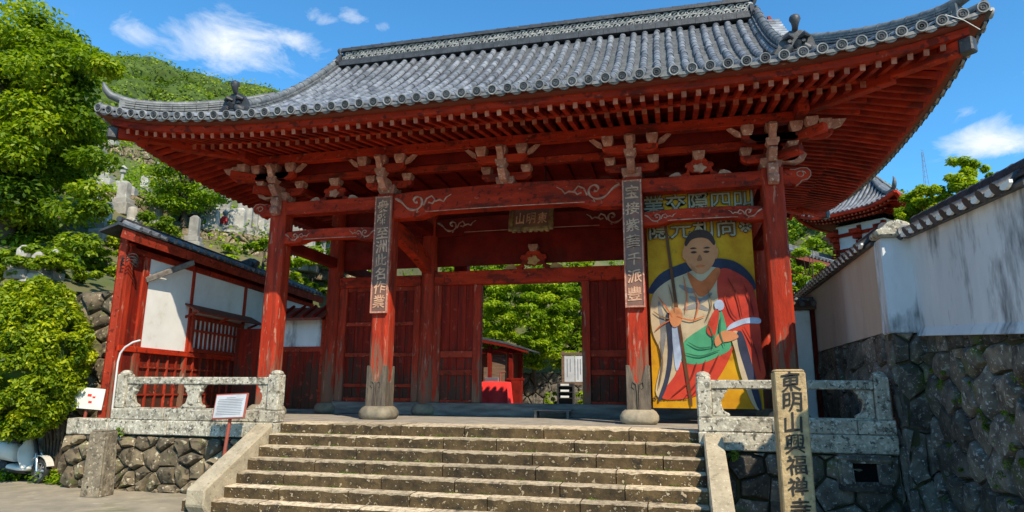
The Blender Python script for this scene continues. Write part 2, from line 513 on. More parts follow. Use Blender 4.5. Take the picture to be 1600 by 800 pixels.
def hill_z(x, y):
    s = -0.7 * x + 0.714 * y
    z = lerp_table(s, HILL_TAB)
    z += .5 * math.sin(x * .31 + 1.3) * math.sin(y * .27) + .25 * math.sin(x * .9) * math.cos(y * .8)
    m = max(smooth((-x - 7.9 - .13 * y) / 1.2) * smooth((y + 1.35) / .3), smooth((y - 27) / 8) * smooth((14 - x) / 20))
    return m * z + (1 - m) * -.25


def make_setting():
    # street: one sheet to the horizon
    m = MB()
    for (x0, x1, y0, y1) in [(-400, 400, -400, 700)]:
        m.add([(x0, y0, GZ), (x1, y0, GZ), (x1, y1, GZ), (x0, y1, GZ)], [(0, 1, 2, 3)])
    kind(m.build('ground', ASPHALT), 'structure')
    # courtyard behind and under the gate, a raised terrace
    m = MB()
    m.b2(-7.3, 6.6, -1.93, 60, GZ - .1, -.012)
    kind(m.build('courtyard', FLOOR), 'structure')
    m = MB()
    m.b2(6.65, 60, 2, 60, GZ - .1, .1)
    kind(m.build('terrace', EARTH), 'structure')
    # hillside
    xs = np.concatenate([np.linspace(-110, -30, 34), np.linspace(-29, -6, 62), np.linspace(-5, 30, 20)]); ys = np.concatenate([np.linspace(-1.15, 32, 70), np.linspace(34, 130, 44)])
    nx, ny = len(xs), len(ys)
    vs = [(x, y, hill_z(x, y)) for y in ys for x in xs]
    fs = [(j * nx + i, j * nx + i + 1, (j + 1) * nx + i + 1, (j + 1) * nx + i) for j in range(ny - 1) for i in range(nx - 1)]
    me = bpy.data.meshes.new('hillside'); me.from_pydata(vs, [], fs); me.materials.append(EARTH)
    me.polygons.foreach_set('use_smooth', [True] * len(fs))
    o = inst('hillside', me, Mx.Identity(4)); kind(o, 'structure')
    # paving slabs of the street at the foot of the steps
    return o


make_setting()

# ---------------------------------------------------------------- the gate
gate = thing('temple_gate', 'large red timber temple gate with grey tiled hip-and-gable roof above stone steps', 'gate', (0, D, 0))

YE, XE, ZE, QF = -2.4, 7.55, 5.32, 4.837
RISE = 3.55


def prof(q):
    v = q / QF
    return RISE * (.58 * v + .42 * v * v)


def lift(dist, q=0.0):
    t = max(0.0, (XE - dist) / XE)
    return .5 * t ** 4.5 * max(0.0, 1 - q / 3.2) ** 1.5


def zfront(x, q):
    return ZE + prof(q) + lift(XE - abs(x), q)


def side_pt(side, a, q, dz=0.0):
    """Point on the roof surface: side F/B/L/R, a along the eave, q inwards from the eave."""
    if side in 'FB':
        z = ZE + prof(q) + lift(XE - abs(a), q) + dz
        return V((a, YE + q, z)) if side == 'F' else V((a, 2 * D - YE - q, z))
    z = ZE + prof(q) + lift(QF - abs(a), q) + dz
    return V(((XE - q) * (1 if side == 'R' else -1), D + a, z))


def frame_m(p, q, up=(0, 0, 1), sx=1, sz=1):
    """Matrix that maps local +Y onto p->q (scaled to its length), X sideways, Z up."""
    d = q - p; l = d.length; d = d / l
    x = d.cross(V(up)).normalized(); z = x.cross(d)
    return Mx(((x.x * sx, d.x * l, z.x * sz, p.x), (x.y * sx, d.y * l, z.y * sz, p.y), (x.z * sx, d.z * l, z.z * sz, p.z), (0, 0, 0, 1)))


def cover_shape():
    m = MB(); n = 8; R0, R1 = .074, .066
    rings = [(0.0, R0 * .80), (0.0, R0), (.88, R1), (1.0, R1 * .97)]
    vs = []
    for y, r in rings:
        for j in range(n + 1):
            a = math.pi * j / n
            vs.append((-r * math.cos(a), y, r * math.sin(a) - .012))
    fs = []
    for i in range(3):
        for j in range(n):
            b = i * (n + 1) + j
            fs.append((b, b + 1, b + n + 2, b + n + 1))
    return vs, fs


def make_roof():
    sheet = MB()
    # closed under-sheet of the roof
    N = 26
    for side, A in (('F', XE), ('B', XE), ('L', QF), ('R', QF)):
        qmax = QF if side in 'FB' else 2.62
        M_ = 10
        for i in range(N):
            for j in range(M_):
                def pt(ii, jj):
                    q = qmax * jj / M_
                    if side in 'FB':
                        lim = max(5.0, XE - q) if q > .0 else XE
                        lim = XE - q if q < 2.5 else 5.05
                    else:
                        lim = QF - q
                    return side_pt(side, -lim + 2 * lim * ii / N, q, -.085)
                p = [pt(i, j), pt(i + 1, j), pt(i + 1, j + 1), pt(i, j + 1)]
                sheet.add(p, [(0, 1, 2, 3)])
    roof = sheet.build('roof', PAN, gate)
    cvs, cfs = cover_shape()
    cm = MB(); cm.add(cvs, cfs); cmesh = cm.mesh('cover_tile', TILE, smooth=50)
    rest = MB(); pans = MB()
    disc = MB()
    Ry = Mx.Rotation(math.pi / 2, 3, 'X')   # lathe z -> -y (outwards)
    disc.lathe([(.079, -.03), (.079, .018), (.066, .018), (.062, .008)], n=18, R=Ry)
    disc.lathe([(.0625, .0), (.0625, .0085), (.046, .0085), (.042, .018), (.030, .018), (.026, .008), (.014, .008), (.010, .016), (.002, .016)], n=18, R=Ry, mi=1)
    dmesh = disc.mesh('eave_disc', [DISC, DARKTILE], smooth=30)
    lipm = MB()
    lv = []
    for k in range(7):
        t = -1 + k / 3
        lv.append((t * .075, 0, -.052 - .030 * (1 - t * t)))
    lv2 = [(x, 0, z - .034) for x, y, z in lv]
    lipm.extr(lv + lv2[::-1], (0, .04, 0))
    lmesh = lipm.mesh('eave_pan_tile', DISC)
    SP = .2603
    count = 0
    for side, A, n in (('F', XE, 58), ('B', XE, 58), ('L', QF, 37), ('R', QF, 37)):
        rows = [(i - (n - 1) / 2) * SP for i in range(n)]
        for ri, a in enumerate(rows):
            if side in 'FB':
                qend = QF - .10 if abs(a) < 5.12 else XE - abs(a)
            else:
                qend = min(QF - abs(a), 2.62)
            # cover tiles
            q = -.02; k = 0
            while q < qend - .04:
                dq = .27 / math.sqrt(1 + (RISE / QF * (.58 + .84 * max(0, q) / QF)) ** 2)
                q2 = min(q + dq, qend)
                jx = RND.uniform(-.009, .009)
                p0 = side_pt(side, a + jx, max(q, -.02)); p1 = side_pt(side, a + jx, q2 + .02)
                m4 = frame_m(p0, p1)
                if side == 'F' and k < 5 and count < 300:
                    inst('cover_tile', cmesh, m4, roof); count += 1
                else:
                    rest.add([m4 @ V(v) for v in cvs], cfs)
                q = q2; k += 1
            p = side_pt(side, a, -.035); out = side_pt(side, a, .2)
            dirv = out - p; dirv.z *= .5
            inst('eave_disc', dmesh, frame_m(p, p + dirv.normalized()), roof)
            # pan tiles between this row and the next
            if ri < n - 1:
                am = (a + rows[ri + 1]) / 2
                pl = side_pt(side, am, -.01); pr_ = side_pt(side, am, .2); dv = pr_ - pl; dv.z *= .5
                inst('eave_pan_tile', lmesh, frame_m(pl, pl + dv.normalized()), roof)
                if side in 'FB':
                    qe = QF - .1 if abs(am) < 5.12 else XE - abs(am)
                else:
                    qe = min(QF - abs(am), 2.62)
                w = SP / 2 - .03
                q = -.02
                while q < qe - .05:
                    q2 = min(q + .085, qe)
                    if side in 'LB' and q > .0:
                        q2 = min(q + .42, qe)
                    vs = []
                    for qq, up in ((q, .022), (q2, .0), ):
                        for t in (-1, -.4, .4, 1):
                            vs.append(side_pt(side, am + t * w, qq, -.062 + .028 * t * t + up))
                    for t in (-1, -.4, .4, 1):
                        vs.append(side_pt(side, am + t * w, q, -.085))
                    pans.add(vs, [(0, 1, 5, 4), (1, 2, 6, 5), (2, 3, 7, 6)])
                    pans.add(vs, [(8, 9, 1, 0), (9, 10, 2, 1), (10, 11, 3, 2)], 1)
                    q = q2
    kind(rest.build('cover_tiles', TILE, roof, smooth=50), 'stuff')
    kind(pans.build('pan_tiles', [PAN, PANEDGE], roof), 'stuff')

    # ridges of stacked tiles
    def ridge(name, path, layers, width, roll, parent, seglen=.3, mat_=RIDGE):
        mb = MB()
        pts = [V(p) for p in path]
        # resample
        seg = []
        for a, b in zip(pts, pts[1:]):
            k = max(1, int((b - a).length / seglen))
            for i in range(k):
                seg.append((a.lerp(b, i / k), a.lerp(b, (i + 1) / k)))
        for (a, b) in seg:
            z = 0
            for li, (h, w) in enumerate(layers):
                j = RND.uniform(-.008, .008)
                e = (b - a).normalized() * .004
                off = V((0, 0, z + h / 2 + RND.uniform(-.003, .003)))
                mb.beam(a + off + e, b + off - e, w + j, h * .86)
                z += h
        h0 = sum(h for h, w in layers)
        for (a, b) in seg:
            mb.tube([a + V((0, 0, h0 + roll * .55)), b.lerp(a, .1) + V((0, 0, h0 + roll * .55)), b.lerp(a, .1) + V((0, 0, h0 + roll * .55)), b + V((0, 0, h0 + roll * .55))],
                    [roll, roll * .96, roll * 1.10, roll * 1.10], 10)
        return mb.build(name, mat_, parent, smooth=40)

    def ornament(name, p, out, sc, parent):
        """Demon-face end tile with a raised horn: plate, cheeks, brow and horn, facing `out`."""
        out = V(out).normalized(); sd = out.cross(V((0, 0, 1))).normalized(); up = V((0, 0, 1)); p = V(p)

        def T(x, y, z):
            return p + (sd * x + out * y + up * z) * sc
        mb = MB()
        pl = [(-.34, 0), (.34, 0), (.40, .10), (.33, .20), (.30, .34), (.22, .46), (.10, .53), (-.10, .53), (-.22, .46), (-.30, .34), (-.33, .20), (-.40, .10)]
        mb.extr([T(x, -.06, z) for x, z in pl], out * .12 * sc)
        for s in (-1, 1):
            mb.tube([T(s * .20, .06, .10), T(s * .16, .14, .12), T(s * .10, .17, .16)], [.11 * sc, .10 * sc, .05 * sc], 8)
            mb.tube([T(s * .05, .08, .36), T(s * .14, .14, .40), T(s * .24, .10, .36)], [.03 * sc, .06 * sc, .03 * sc], 7)
            mb.tube([T(s * .12, .06, .29), T(s * .12, .12, .29)], [.06 * sc, .035 * sc], 8)
            sp = [T(s * (.32 + .09 * math.cos(t)), .03, .09 + .09 * math.sin(t)) for t in [i * .7 for i in range(9)]]
            mb.tube(sp, .03 * sc, 6)
        mb.tube([T(0, .06, .26), T(0, .19, .20), T(0, .14, .14)], [.04 * sc, .07 * sc, .04 * sc], 8)
        mb.tube([T(-.12, .1, .08), T(0, .16, .05), T(.12, .1, .08)], [.03 * sc, .045 * sc, .03 * sc], 6)
        body = mb.build(name, DARKTILE, parent, smooth=45)
        hb = MB()
        hb.tube([T(0, -.22, .46), T(0, -.02, .51), T(0, .08, .58), T(0, .11, .66), T(0, .11, .73), T(0, .10, .79), T(0, .10, .83)], [.06 * sc, .06 * sc, .055 * sc, .075 * sc, .105 * sc, .09 * sc, .02 * sc], 10)
        hb.build('horn_tile', DARKTILE, parent, smooth=50)
        return body

    zr = ZE + RISE + .0
    # main ridge with its openwork courses
    mb = MB()
    for i in range(34):
        x0 = -5.05 + i * 10.1 / 34; x1 = x0 + 10.1 / 34
        for z0, z1, w in ((-.12, -.02, .50), (-.02, .03, .44), (.03, .07, .40), (.315, .355, .38), (.355, .395, .34)):
            j = RND.uniform(-.006, .006)
            mb.b2(x0 + .003, x1 - .003, D - w / 2 - j, D + w / 2 + j, zr + z0 + .004, zr + z1)
    mb.b2(-5.04, 5.04, D - .10, D + .10, zr + .06, zr + .32)
    main = mb.build('main_ridge', DARKTILE, roof)
    mb = MB()
    for yy in (D - .125, D + .125):
        mb = MB()
        for r_ in range(2):
            zc = zr + .135 + r_ * .118
            for i in range(56):
                xc = -4.96 + i * .18 + (.09 if r_ % 2 else 0) + RND.uniform(-.012, .012)
                a_, b_ = .085 * RND.uniform(.85, 1.15), .056 * RND.uniform(.85, 1.1)
                pts = [V((xc + a_ * math.cos(t) * (1 + .22 * math.cos(3 * t + i)), yy + .012 * math.sin(2 * t), zc + b_ * math.sin(t))) for t in [k * math.pi / 6 for k in range(13)]]
                mb.tube(pts, .020, 5, cap=False)
                mb.tube([V((xc - .03, yy, zc - .03)), V((xc + .01, yy - .006, zc)), V((xc + .035, yy, zc + .03))], [.012, .022, .012], 5)
        kind(mb.build('ridge_openwork', OPENWORK, main, smooth=60), 'stuff')
    mb = MB()
    for i in range(36):
        x0 = -5.1 + i * 10.2 / 36; x1 = x0 + 10.2 / 36
        mb.tube([(x0, D, zr + .45), (x1 - .03, D, zr + .45), (x1 - .03, D, zr + .45), (x1, D, zr + .45)], [.070, .066, .076, .076], 10)
    mb.build('ridge_roll', DARKTILE, main, smooth=40)
    for s in (-1, 1):
        ornament('ridge_end_tile', (s * 5.1, D, zr - .08), (s, 0, 0), .72, roof)
    # descending ridges and hips
    for sx in (-1, 1):
        for sd in 'FB':
            sy = 1 if sd == 'F' else -1
            path = [side_pt(sd, sx * 5.2, q, -.02) for q in [1.12 + i * (QF - 1.2) / 12 for i in range(13)]]
            ridge('descending_ridge', path, ((.05, .33), (.020, .22), (.042, .29), (.020, .20), (.038, .25)), .3, .085, roof, .3)
            e = side_pt(sd, sx * 5.2, 1.02, -.03)
            ornament('descending_ridge_end_tile', e, (0, -sy, 0), .86, roof)
            ms = MB()   # verge tiles along the gable edge
            for i in range(22):
                q = 1.3 + i * (QF - 1.5) / 22
                pa = side_pt(sd, sx * 5.16, q, .02); pb = side_pt(sd, sx * 5.62, q, -.03)
                ms.tube([pa, pb], [.06, .066], 8)
            ms.build('verge_tiles', TILE, roof, smooth=45)
            hip = []
            for i in range(15):
                q = .16 + i * 2.14 / 14
                x = sx * (XE - q - .0)
                z = ZE + prof(max(0, q)) + lift(max(0, q), max(0, q)) - .02
                y = YE + q if sd == 'F' else 2 * D - YE - q
                hip.append(V((x, y, z)))
            hip = hip[::-1]
            tip = hip[-1]
            dirn = V((sx, -sy, 0)).normalized()
            ridge('hip_ridge', hip[:-1], ((.055, .33), (.022, .22), (.040, .30), (.020, .20), (.036, .26), (.018, .17), (.032, .22)), .3, .072, roof, .28)
            hb = MB()
            h0 = .24
            t0 = hip[-3]
            hb.tube([t0 + V((0, 0, h0)), hip[-2] + V((0, 0, h0 + .03)), tip + V((0, 0, h0 + .09)), tip + dirn * .09 + V((0, 0, h0 + .19)), tip + dirn * .14 + V((0, 0, h0 + .32))],
                    [.085, .085, .075, .06, .022], 10)
            hb.build('hip_horn', RIDGE, roof, smooth=60)
            cb = MB()
            Rz = Mx.Rotation(math.atan2(dirn.y, dirn.x) - math.pi / 2, 3, 'Z')
            cb.box(hip[-2] + V((0, 0, .10)), (.26, .10, .25), Rz)
            cb.tube([tip - dirn * .25 + V((0, 0, .02)), tip + dirn * .13 + V((0, 0, .05)), tip + dirn * .13 + V((0, 0, .05)), tip + dirn * .17 + V((0, 0, .055))], [.082, .078, .092, .092], 12)
            cb.build('corner_tile', RIDGE, roof, smooth=40)
    # gable walls
    for sx in (-1, 1):
        gb = MB()
        x = sx * 4.92
        poly = [(x, D - 2.15, 6.75), (x, D + 2.15, 6.75)]
        for i in range(9):
            q = QF - 2.15 + i * 2.15 / 8
            poly.append(V((x, 2 * D - YE - q, ZE + prof(q) - .10)))
        for i in range(7, -1, -1):
            q = QF - 2.15 + i * 2.15 / 8
            poly.append(V((x, YE + q, ZE + prof(q) - .10)))
        gb.extr(poly, (-sx * .06, 0, 0))
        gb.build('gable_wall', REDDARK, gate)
        bb = MB()
        for sd in (1, -1):
            pts = [V((sx * 5.45, D - sd * (QF - q), ZE + prof(q) - .14)) for q in [1.6 + i * (QF - 1.6) / 10 for i in range(11)]]
            for a, b in zip(pts, pts[1:]):
                bb.beam(a, b, .07, .24)
        bb.build('bargeboard', BROWNRED, gate)
    return roof


roof = make_roof()

# ------ eaves: boards, rafters, hip rafters
KS = 2.67 / 2.4             # side overhang against front overhang


def eave_pt(side, a, o, z):
    """o outwards from the column line (front scale), a along the eave from its middle."""
    if side == 'F':
        return V((a, -o, z))
    if side == 'B':
        return V((a, 2 * D + o, z))
    s = 1 if side == 'R' else -1
    return V((s * (4.883 + o * KS), D + a, z))


def corner_dist(side, a):
    return (XE if side in 'FB' else QF) - abs(a)


def eave_strip(name, o0, o1, z0, z1, lf, m_, bevel=0, N=44):
    for side in 'FBLR':
        mb = MB(); ring = []
        for i in range(N + 1):
            t = -1 + 2 * i / N
            t = math.copysign(abs(t) ** .8, t)
            row = []
            for o, z in ((o0, z0), (o1, z0), (o1, z1), (o0, z1)):
                lim = (4.883 + o * KS) if side in 'FB' else (D + o)
                a = t * lim
                row.append(eave_pt(side, a, o, z + lift(max(0, corner_dist(side, a))) * lf))
            ring.append(row)
        vs = [p for r in ring for p in r]
        fs = []
        for i in range(N):
            for j in range(4):
                fs.append((i * 4 + j, (i + 1) * 4 + j, (i + 1) * 4 + (j + 1) % 4, i * 4 + (j + 1) % 4))
        fs += [(0, 1, 2, 3), (N * 4 + 3, N * 4 + 2, N * 4 + 1, N * 4)]
        mb.add(vs, fs)
        mb.build(name, m_, gate)


eave_strip('tile_batten', 2.10, 2.33, 5.205, 5.262, 1.0, BROWNRED)
eave_strip('eave_fascia', 2.03, 2.19, 5.095, 5.205, .98, RED)
eave_strip('rafter_batten', 1.22, 1.33, 5.244, 5.292, .62, RED)
# soffit boards
mb = MB()
for side in 'FBLR':
    N = 40
    tab = [(2.12, 5.115, .97), (1.25, 5.37, .62), (-.35, 5.60, 0)]
    for (oa, za, la), (ob, zb, lb) in zip(tab, tab[1:]):
        for i in range(N):
            q = []
            for t, (o, z, l_) in ((-1 + 2 * i / N, (oa, za, la)), (-1 + 2 * (i + 1) / N, (oa, za, la)), (-1 + 2 * (i + 1) / N, (ob, zb, lb)), (-1 + 2 * i / N, (ob, zb, lb))):
                t = math.copysign(abs(t) ** .8, t) if t else 0
                lim = (4.883 + o * KS) if side in 'FB' else (D + o)
                a = t * lim
                q.append(eave_pt(side, a, o, z + lift(max(0, corner_dist(side, a))) * l_))
            mb.add(q, [(0, 1, 2, 3)])
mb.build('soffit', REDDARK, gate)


def rafter_mesh(name, w, h):
    m = MB()
    m.add([(-w / 2, 0, -h / 2), (w / 2, 0, -h / 2), (w / 2, 1, -h / 2), (-w / 2, 1, -h / 2), (-w / 2, 0, h / 2), (w / 2, 0, h / 2), (w / 2, 1, h / 2), (-w / 2, 1, h / 2)],
          [(0, 3, 2, 1), (4, 5, 6, 7), (1, 2, 6, 5), (2, 3, 7, 6), (3, 0, 4, 7)])
    m.add([(-w / 2, 0, -h / 2), (w / 2, 0, -h / 2), (w / 2, 0, h / 2), (-w / 2, 0, h / 2)], [(0, 1, 2, 3)], 1)
    return m.mesh(name, [RAFTER, TIPY])


FLY = rafter_mesh('flying_rafter', .075, .095)
BASE = rafter_mesh('base_rafter', .085, .105)
for side, half in (('F', 7.30), ('B', 7.30), ('L', 4.65), ('R', 4.65)):
    n = int(half / .212)
    for i in range(-n, n + 1):
        a = i * .212 + RND.uniform(-.006, .006)
        cd = corner_dist(side, a)
        over = (abs(a) - 4.883) / KS if side in 'FB' else (abs(a) - D)
        oin = max(over + .06, -.30)
        L0 = lift(max(0, cd))
        if oin < 1.2:
            zt, zi = 5.19 + L0 * .60, 5.19 + .20 * (1.30 - oin) + L0 * .60 * max(0, oin) / 1.3
            inst('base_rafter', BASE, frame_m(eave_pt(side, a, 1.30, zt), eave_pt(side, a, oin, zi)), gate)
        oin = max(over + .06, 1.10)
        if oin < 1.98:
            zt, zi = 5.05 + L0 * .97, 5.05 + .285 * (2.10 - oin) + L0 * (.97 - .33 * (2.1 - oin))
            inst('flying_rafter', FLY, frame_m(eave_pt(side, a, 2.10, zt), eave_pt(side, a, oin, zi)), gate)
for sx in (-1, 1):
    for sy, yb in ((-1, 0), (1, 2 * D)):
        def hp(o, z):
            return V((sx * (4.883 + o * KS), yb + sy * o, z))
        m = MB(); m.beam(hp(-.25, 5.36), hp(1.48, 5.33), .17, .24)
        h = m.build('hip_rafter', RED, gate, bevel=.012)
        m = MB(); m.beam(hp(1.20, 5.40), hp(2.10, 5.36), .16, .20)
        m.build('flying_hip_rafter', RED, gate, bevel=.01)
        m = MB(); m.beam(hp(2.10, 5.35), hp(2.22, 5.35), .175, .225)
        m.build('hip_rafter_cap', DARKTILE, gate, bevel=.02)

m = MB(); m.tube([(6.95, -2.44, 5.72), (7.15, -2.46, 5.60), (7.36, -2.40, 5.46)], .005, 6); m.build('earth_cable', PIPE, gate, smooth=60)
# ------ columns
COLW = .37


def square_column(x, y, top, base_round=True):
    m = MB(); w = COLW / 2; c = .045
    pts = [(-w + c, -w), (w - c, -w), (w, -w + c), (w, w - c), (w - c, w), (-w + c, w), (-w, w - c), (-w, -w + c)]
    nz = 9
    for i in range(nz):
        z0, z1 = .22 + (top - .22) * i / nz, .22 + (top - .22) * (i + 1) / nz
    m.extr([(x + a, y + b, .22) for a, b in pts], (0, 0, top - .22))
    c_ = m.build('column', REDCOL, gate, bevel=.006)
    b = MB()
    if base_round:
        prof_ = [(.20, -.02), (.31, .0), (.345, .06), (.345, .13), (.30, .20), (.25, .235)]
        vs = []; n = 8
        sq = []
        for r, z in prof_:
            for k in range(16):
                t = 2 * math.pi * k / 16 + math.pi / 16
                cx, cy = math.cos(t), math.sin(t)
                f = (abs(cx) ** 4 + abs(cy) ** 4) ** -.25
                sq.append((x + r * cx * f * .96, y + r * cy * f * .96, z))
        fs = []
        for i in range(len(prof_) - 1):
            for j in range(16):
                fs.append((i * 16 + j, i * 16 + (j + 1) % 16, (i + 1) * 16 + (j + 1) % 16, (i + 1) * 16 + j))
        fs.append(tuple(range((len(prof_) - 1) * 16, len(prof_) * 16)))
        b.add(sq, fs)
    b.build('base_stone', BASESTONE, c_, smooth=50)
    return c_


BASESTONE = mat('base_stone', (.30, .25, .17), (.17, .145, .105), 5, .8, .4, 18, rnd=.3)
for x in XC:
    square_column(x, 0, 4.42)
    square_column(x, 2 * D, 4.42)
for x in XC:
    m = MB()
    m.lathe([(.195, .22), (.20, 1.0), (.19, 3.2), (.18, 5.2)], (x, D, 0), 18)
    c_ = m.build('main_column', REDCOL, gate, smooth=40)
    m = MB()
    m.lathe([(.20, -.02), (.29, .0), (.33, .07), (.32, .15), (.26, .23)], (x, D, 0), 18)
    m.build('base_stone', BASESTONE, c_, smooth=50)
# carved bronze-grey shoes at the foot of the two inner front columns
SHOE = mat('weathered_column_shoe', (.13, .10, .07), (.05, .04, .032), 9, .8, .8, 16, stretch=(2, 2, .35), rnd=.2, spots=(.30, .24, .17, .7), spot_scale=9, spot_t=.62)
for x in (-HC, HC):
    m = MB()
    w = COLW / 2 + .012
    for fx, fy in ((0, -1), (1, 0), (-1, 0)):
        pts = []
        for k in range(-6, 7):
            t = k / 6
            pts.append((t * w, .23 + .66 + .14 * abs(t) ** 2.5 - .26 * math.exp(-(t * 2.6) ** 2) + .05 * math.cos(t * 9)))
        poly = [(-w, .215)] + pts[::1] + [(w, .215)]
        if fy:
            m.extr([(x + a, -w - .004, z) for a, z in poly], (0, .02, 0))
        else:
            m.extr([(x + fx * (w + .004), a, z) for a, z in poly], (-fx * .02, 0, 0))
    m.build('column_shoe', SHOE, gate, bevel=.004)
    m = MB()
    for s in (-1, 1):
        m.tube([V((x + s * a, -w - .012, z)) for a, z in ((.012, .24), (.016, .50), (.03, .66), (.085, .70), (.10, .62), (.065, .58))], [.014, .012, .012, .013, .010, .006], 6)
    kind(m.build('shoe_moulding', SHOE, gate, smooth=60), 'stuff')

# ------ tie beams
def add_scrolls(parent, x0, x1, z0, z1, y, s=1.0, mat_=PALE):
    """Raised scroll lines at both ends of a beam face."""
    h = z1 - z0
    for xa, sg in ((x0, 1), (x1, -1)):
        m = MB()
        u = h * 1.05

        def P(a, b):
            return V((xa + sg * a * u, y - .004, z0 + b * h))
        line = [P(.05, .82), P(.30, .66), P(.52, .42), P(.74, .30), P(.98, .34), P(1.14, .52), P(1.10, .76), P(.92, .84), P(.80, .72), P(.86, .60), P(.96, .62)]
        sm = []
        for i in range(len(line) - 1):
            p0 = line[max(i - 1, 0)]; p1 = line[i]; p2 = line[i + 1]; p3 = line[min(i + 2, len(line) - 1)]
            for t in (0, .33, .66):
                sm.append(.5 * ((2 * p1) + (p2 - p0) * t + (2 * p0 - 5 * p1 + 4 * p2 - p3) * t * t + (3 * p1 - p0 - 3 * p2 + p3) * t ** 3))
        sm.append(line[-1])
        m.tube(sm, [.017 * s + .006 * s * math.sin(i * .9) for i in range(len(sm))], 5)
        line = [P(1.20, .46), P(1.32, .74), P(1.52, .84), P(1.66, .66), P(1.56, .52), P(1.40, .58)]
        m.tube(line, .015 * s, 5)
        line = [P(1.60, .60), P(1.85, .66), P(2.0, .58), P(2.10, .74), P(2.30, .86)]
        m.tube(line, [.016 * s, .015 * s, .016 * s, .012 * s, .005 * s], 5)
        m.tube([P(.98, .34), P(.94, .18), P(1.04, .24)], [.012 * s, .014 * s, .006 * s], 5)
        m.build('carved_scroll', mat_, parent, smooth=60)


def arched_beam(name, x0, x1, y, th, z0, z1, rise, mat_, scrolls=True, cut=.06):
    """Rainbow beam: bowed top, underside cut back between the shoulders."""
    m = MB(); n = 16; top = []; bot = []
    L = x1 - x0
    for i in range(n + 1):
        t = i / n
        k = 4 * t * (1 - t)
        top.append((x0 + L * t, z1 + rise * k ** .6 if 0 < t < 1 else z1))
        e = min(t, 1 - t) * L
        c_ = cut * smooth((e - .62) / .10) if L > 3 else cut * smooth((e - .36) / .08)
        bot.append((x0 + L * t, z0 + c_ + rise * .3 * k))
    poly = [(a, y - th / 2, z) for a, z in bot] + [(a, y - th / 2, z) for a, z in reversed(top)]
    m.extr(poly, (0, th, 0))
    b = m.build(name, mat_, gate, bevel=.012)
    e_ = .70 if L > 3 else .44      # pale arris along the undercut
    mm = MB(); zz = lambda t: z0 + cut + rise * .3 * 4 * t * (1 - t) + .006
    pl = [V((x0 + L * t, y - th / 2 - .002, zz(t))) for t in [e_ / L + (1 - 2 * e_ / L) * k / 10 for k in range(11)]]
    mm.tube(pl, .009, 5); mm.build('pale_arris', PALE, b, smooth=60)
    if scrolls:
        add_scrolls(b, x0 + .02, x1 - .02, z0, z1, y - th / 2, .75 if z1 - z0 < .4 else 1.25)
    return b


half = COLW / 2
FY = -.02
for x0, x1 in ((XC[0] + half, XC[1] - half), (XC[2] + half, XC[3] - half)):
    m = MB(); m.b2(x0 - .02, x1 + .02, FY - .13, FY + .13, 4.115, 4.385)
    m.build('tie_beam', RED, gate, bevel=.012)
    arched_beam('lower_tie_beam', x0 - .01, x1 + .01, FY, .23, 3.49, 3.73, .05, RED)
arched_beam('main_beam', XC[1] + half - .01, XC[2] - half + .01, FY, .30, 3.89, 4.39, .075, RED, cut=.085)
# the pale line of the undercut
for y in (2 * D,):
    for x0, x1 in zip(XC, XC[1:]):
        m = MB(); m.b2(x0 + half - .02, x1 - half + .02, y - .13, y + .13, 4.115, 4.385)
        m.build('tie_beam', RED, gate, bevel=.012)
# side beams running back
for x in XC:
    for (y0, y1) in ((half, D - .17), (D + .17, 2 * D - half)):
        m = MB(); m.b2(x - .12, x + .12, y0 - .02, y1 + .02, 4.115, 4.385)
        m.build('side_tie_beam', REDDARK, gate, bevel=.012)
        if abs(x) > 3:
            m = MB(); m.b2(x - .10, x + .10, y0 - .02, y1 + .02, 3.44, 3.66)
            m.build('side_tie_beam', REDDARK, gate, bevel=.012)
# curved braces inside the centre bay, from the front columns back to the main columns
for x in (-HC, HC):
    m = MB(); n = 10; top = []; bot = []
    for i in range(n + 1):
        t = i / n; y = half + (D - .17 - half) * t
        zc = 3.78 - .42 * t * t
        top.append((x - .11, y, zc + .17)); bot.append((x - .11, y, zc - .16 - .05 * math.sin(math.pi * t)))
    m.extr(top + bot[::-1], (.22, 0, 0))
    m.build('curved_brace', RED, gate, bevel=.01)

# ------ brackets
def block(m, c, w, h, mi=0):
    """Bearing block: straight upper half, tapered lower half."""
    c = V(c)
    m.box(c + V((0, 0, h * .28)), (w, w, h * .44), mi=mi)
    m.box(c + V((0, 0, -h * .22)), (w * .66, w * .66, h * .55), taper=(1.5, 1.5), mi=mi)


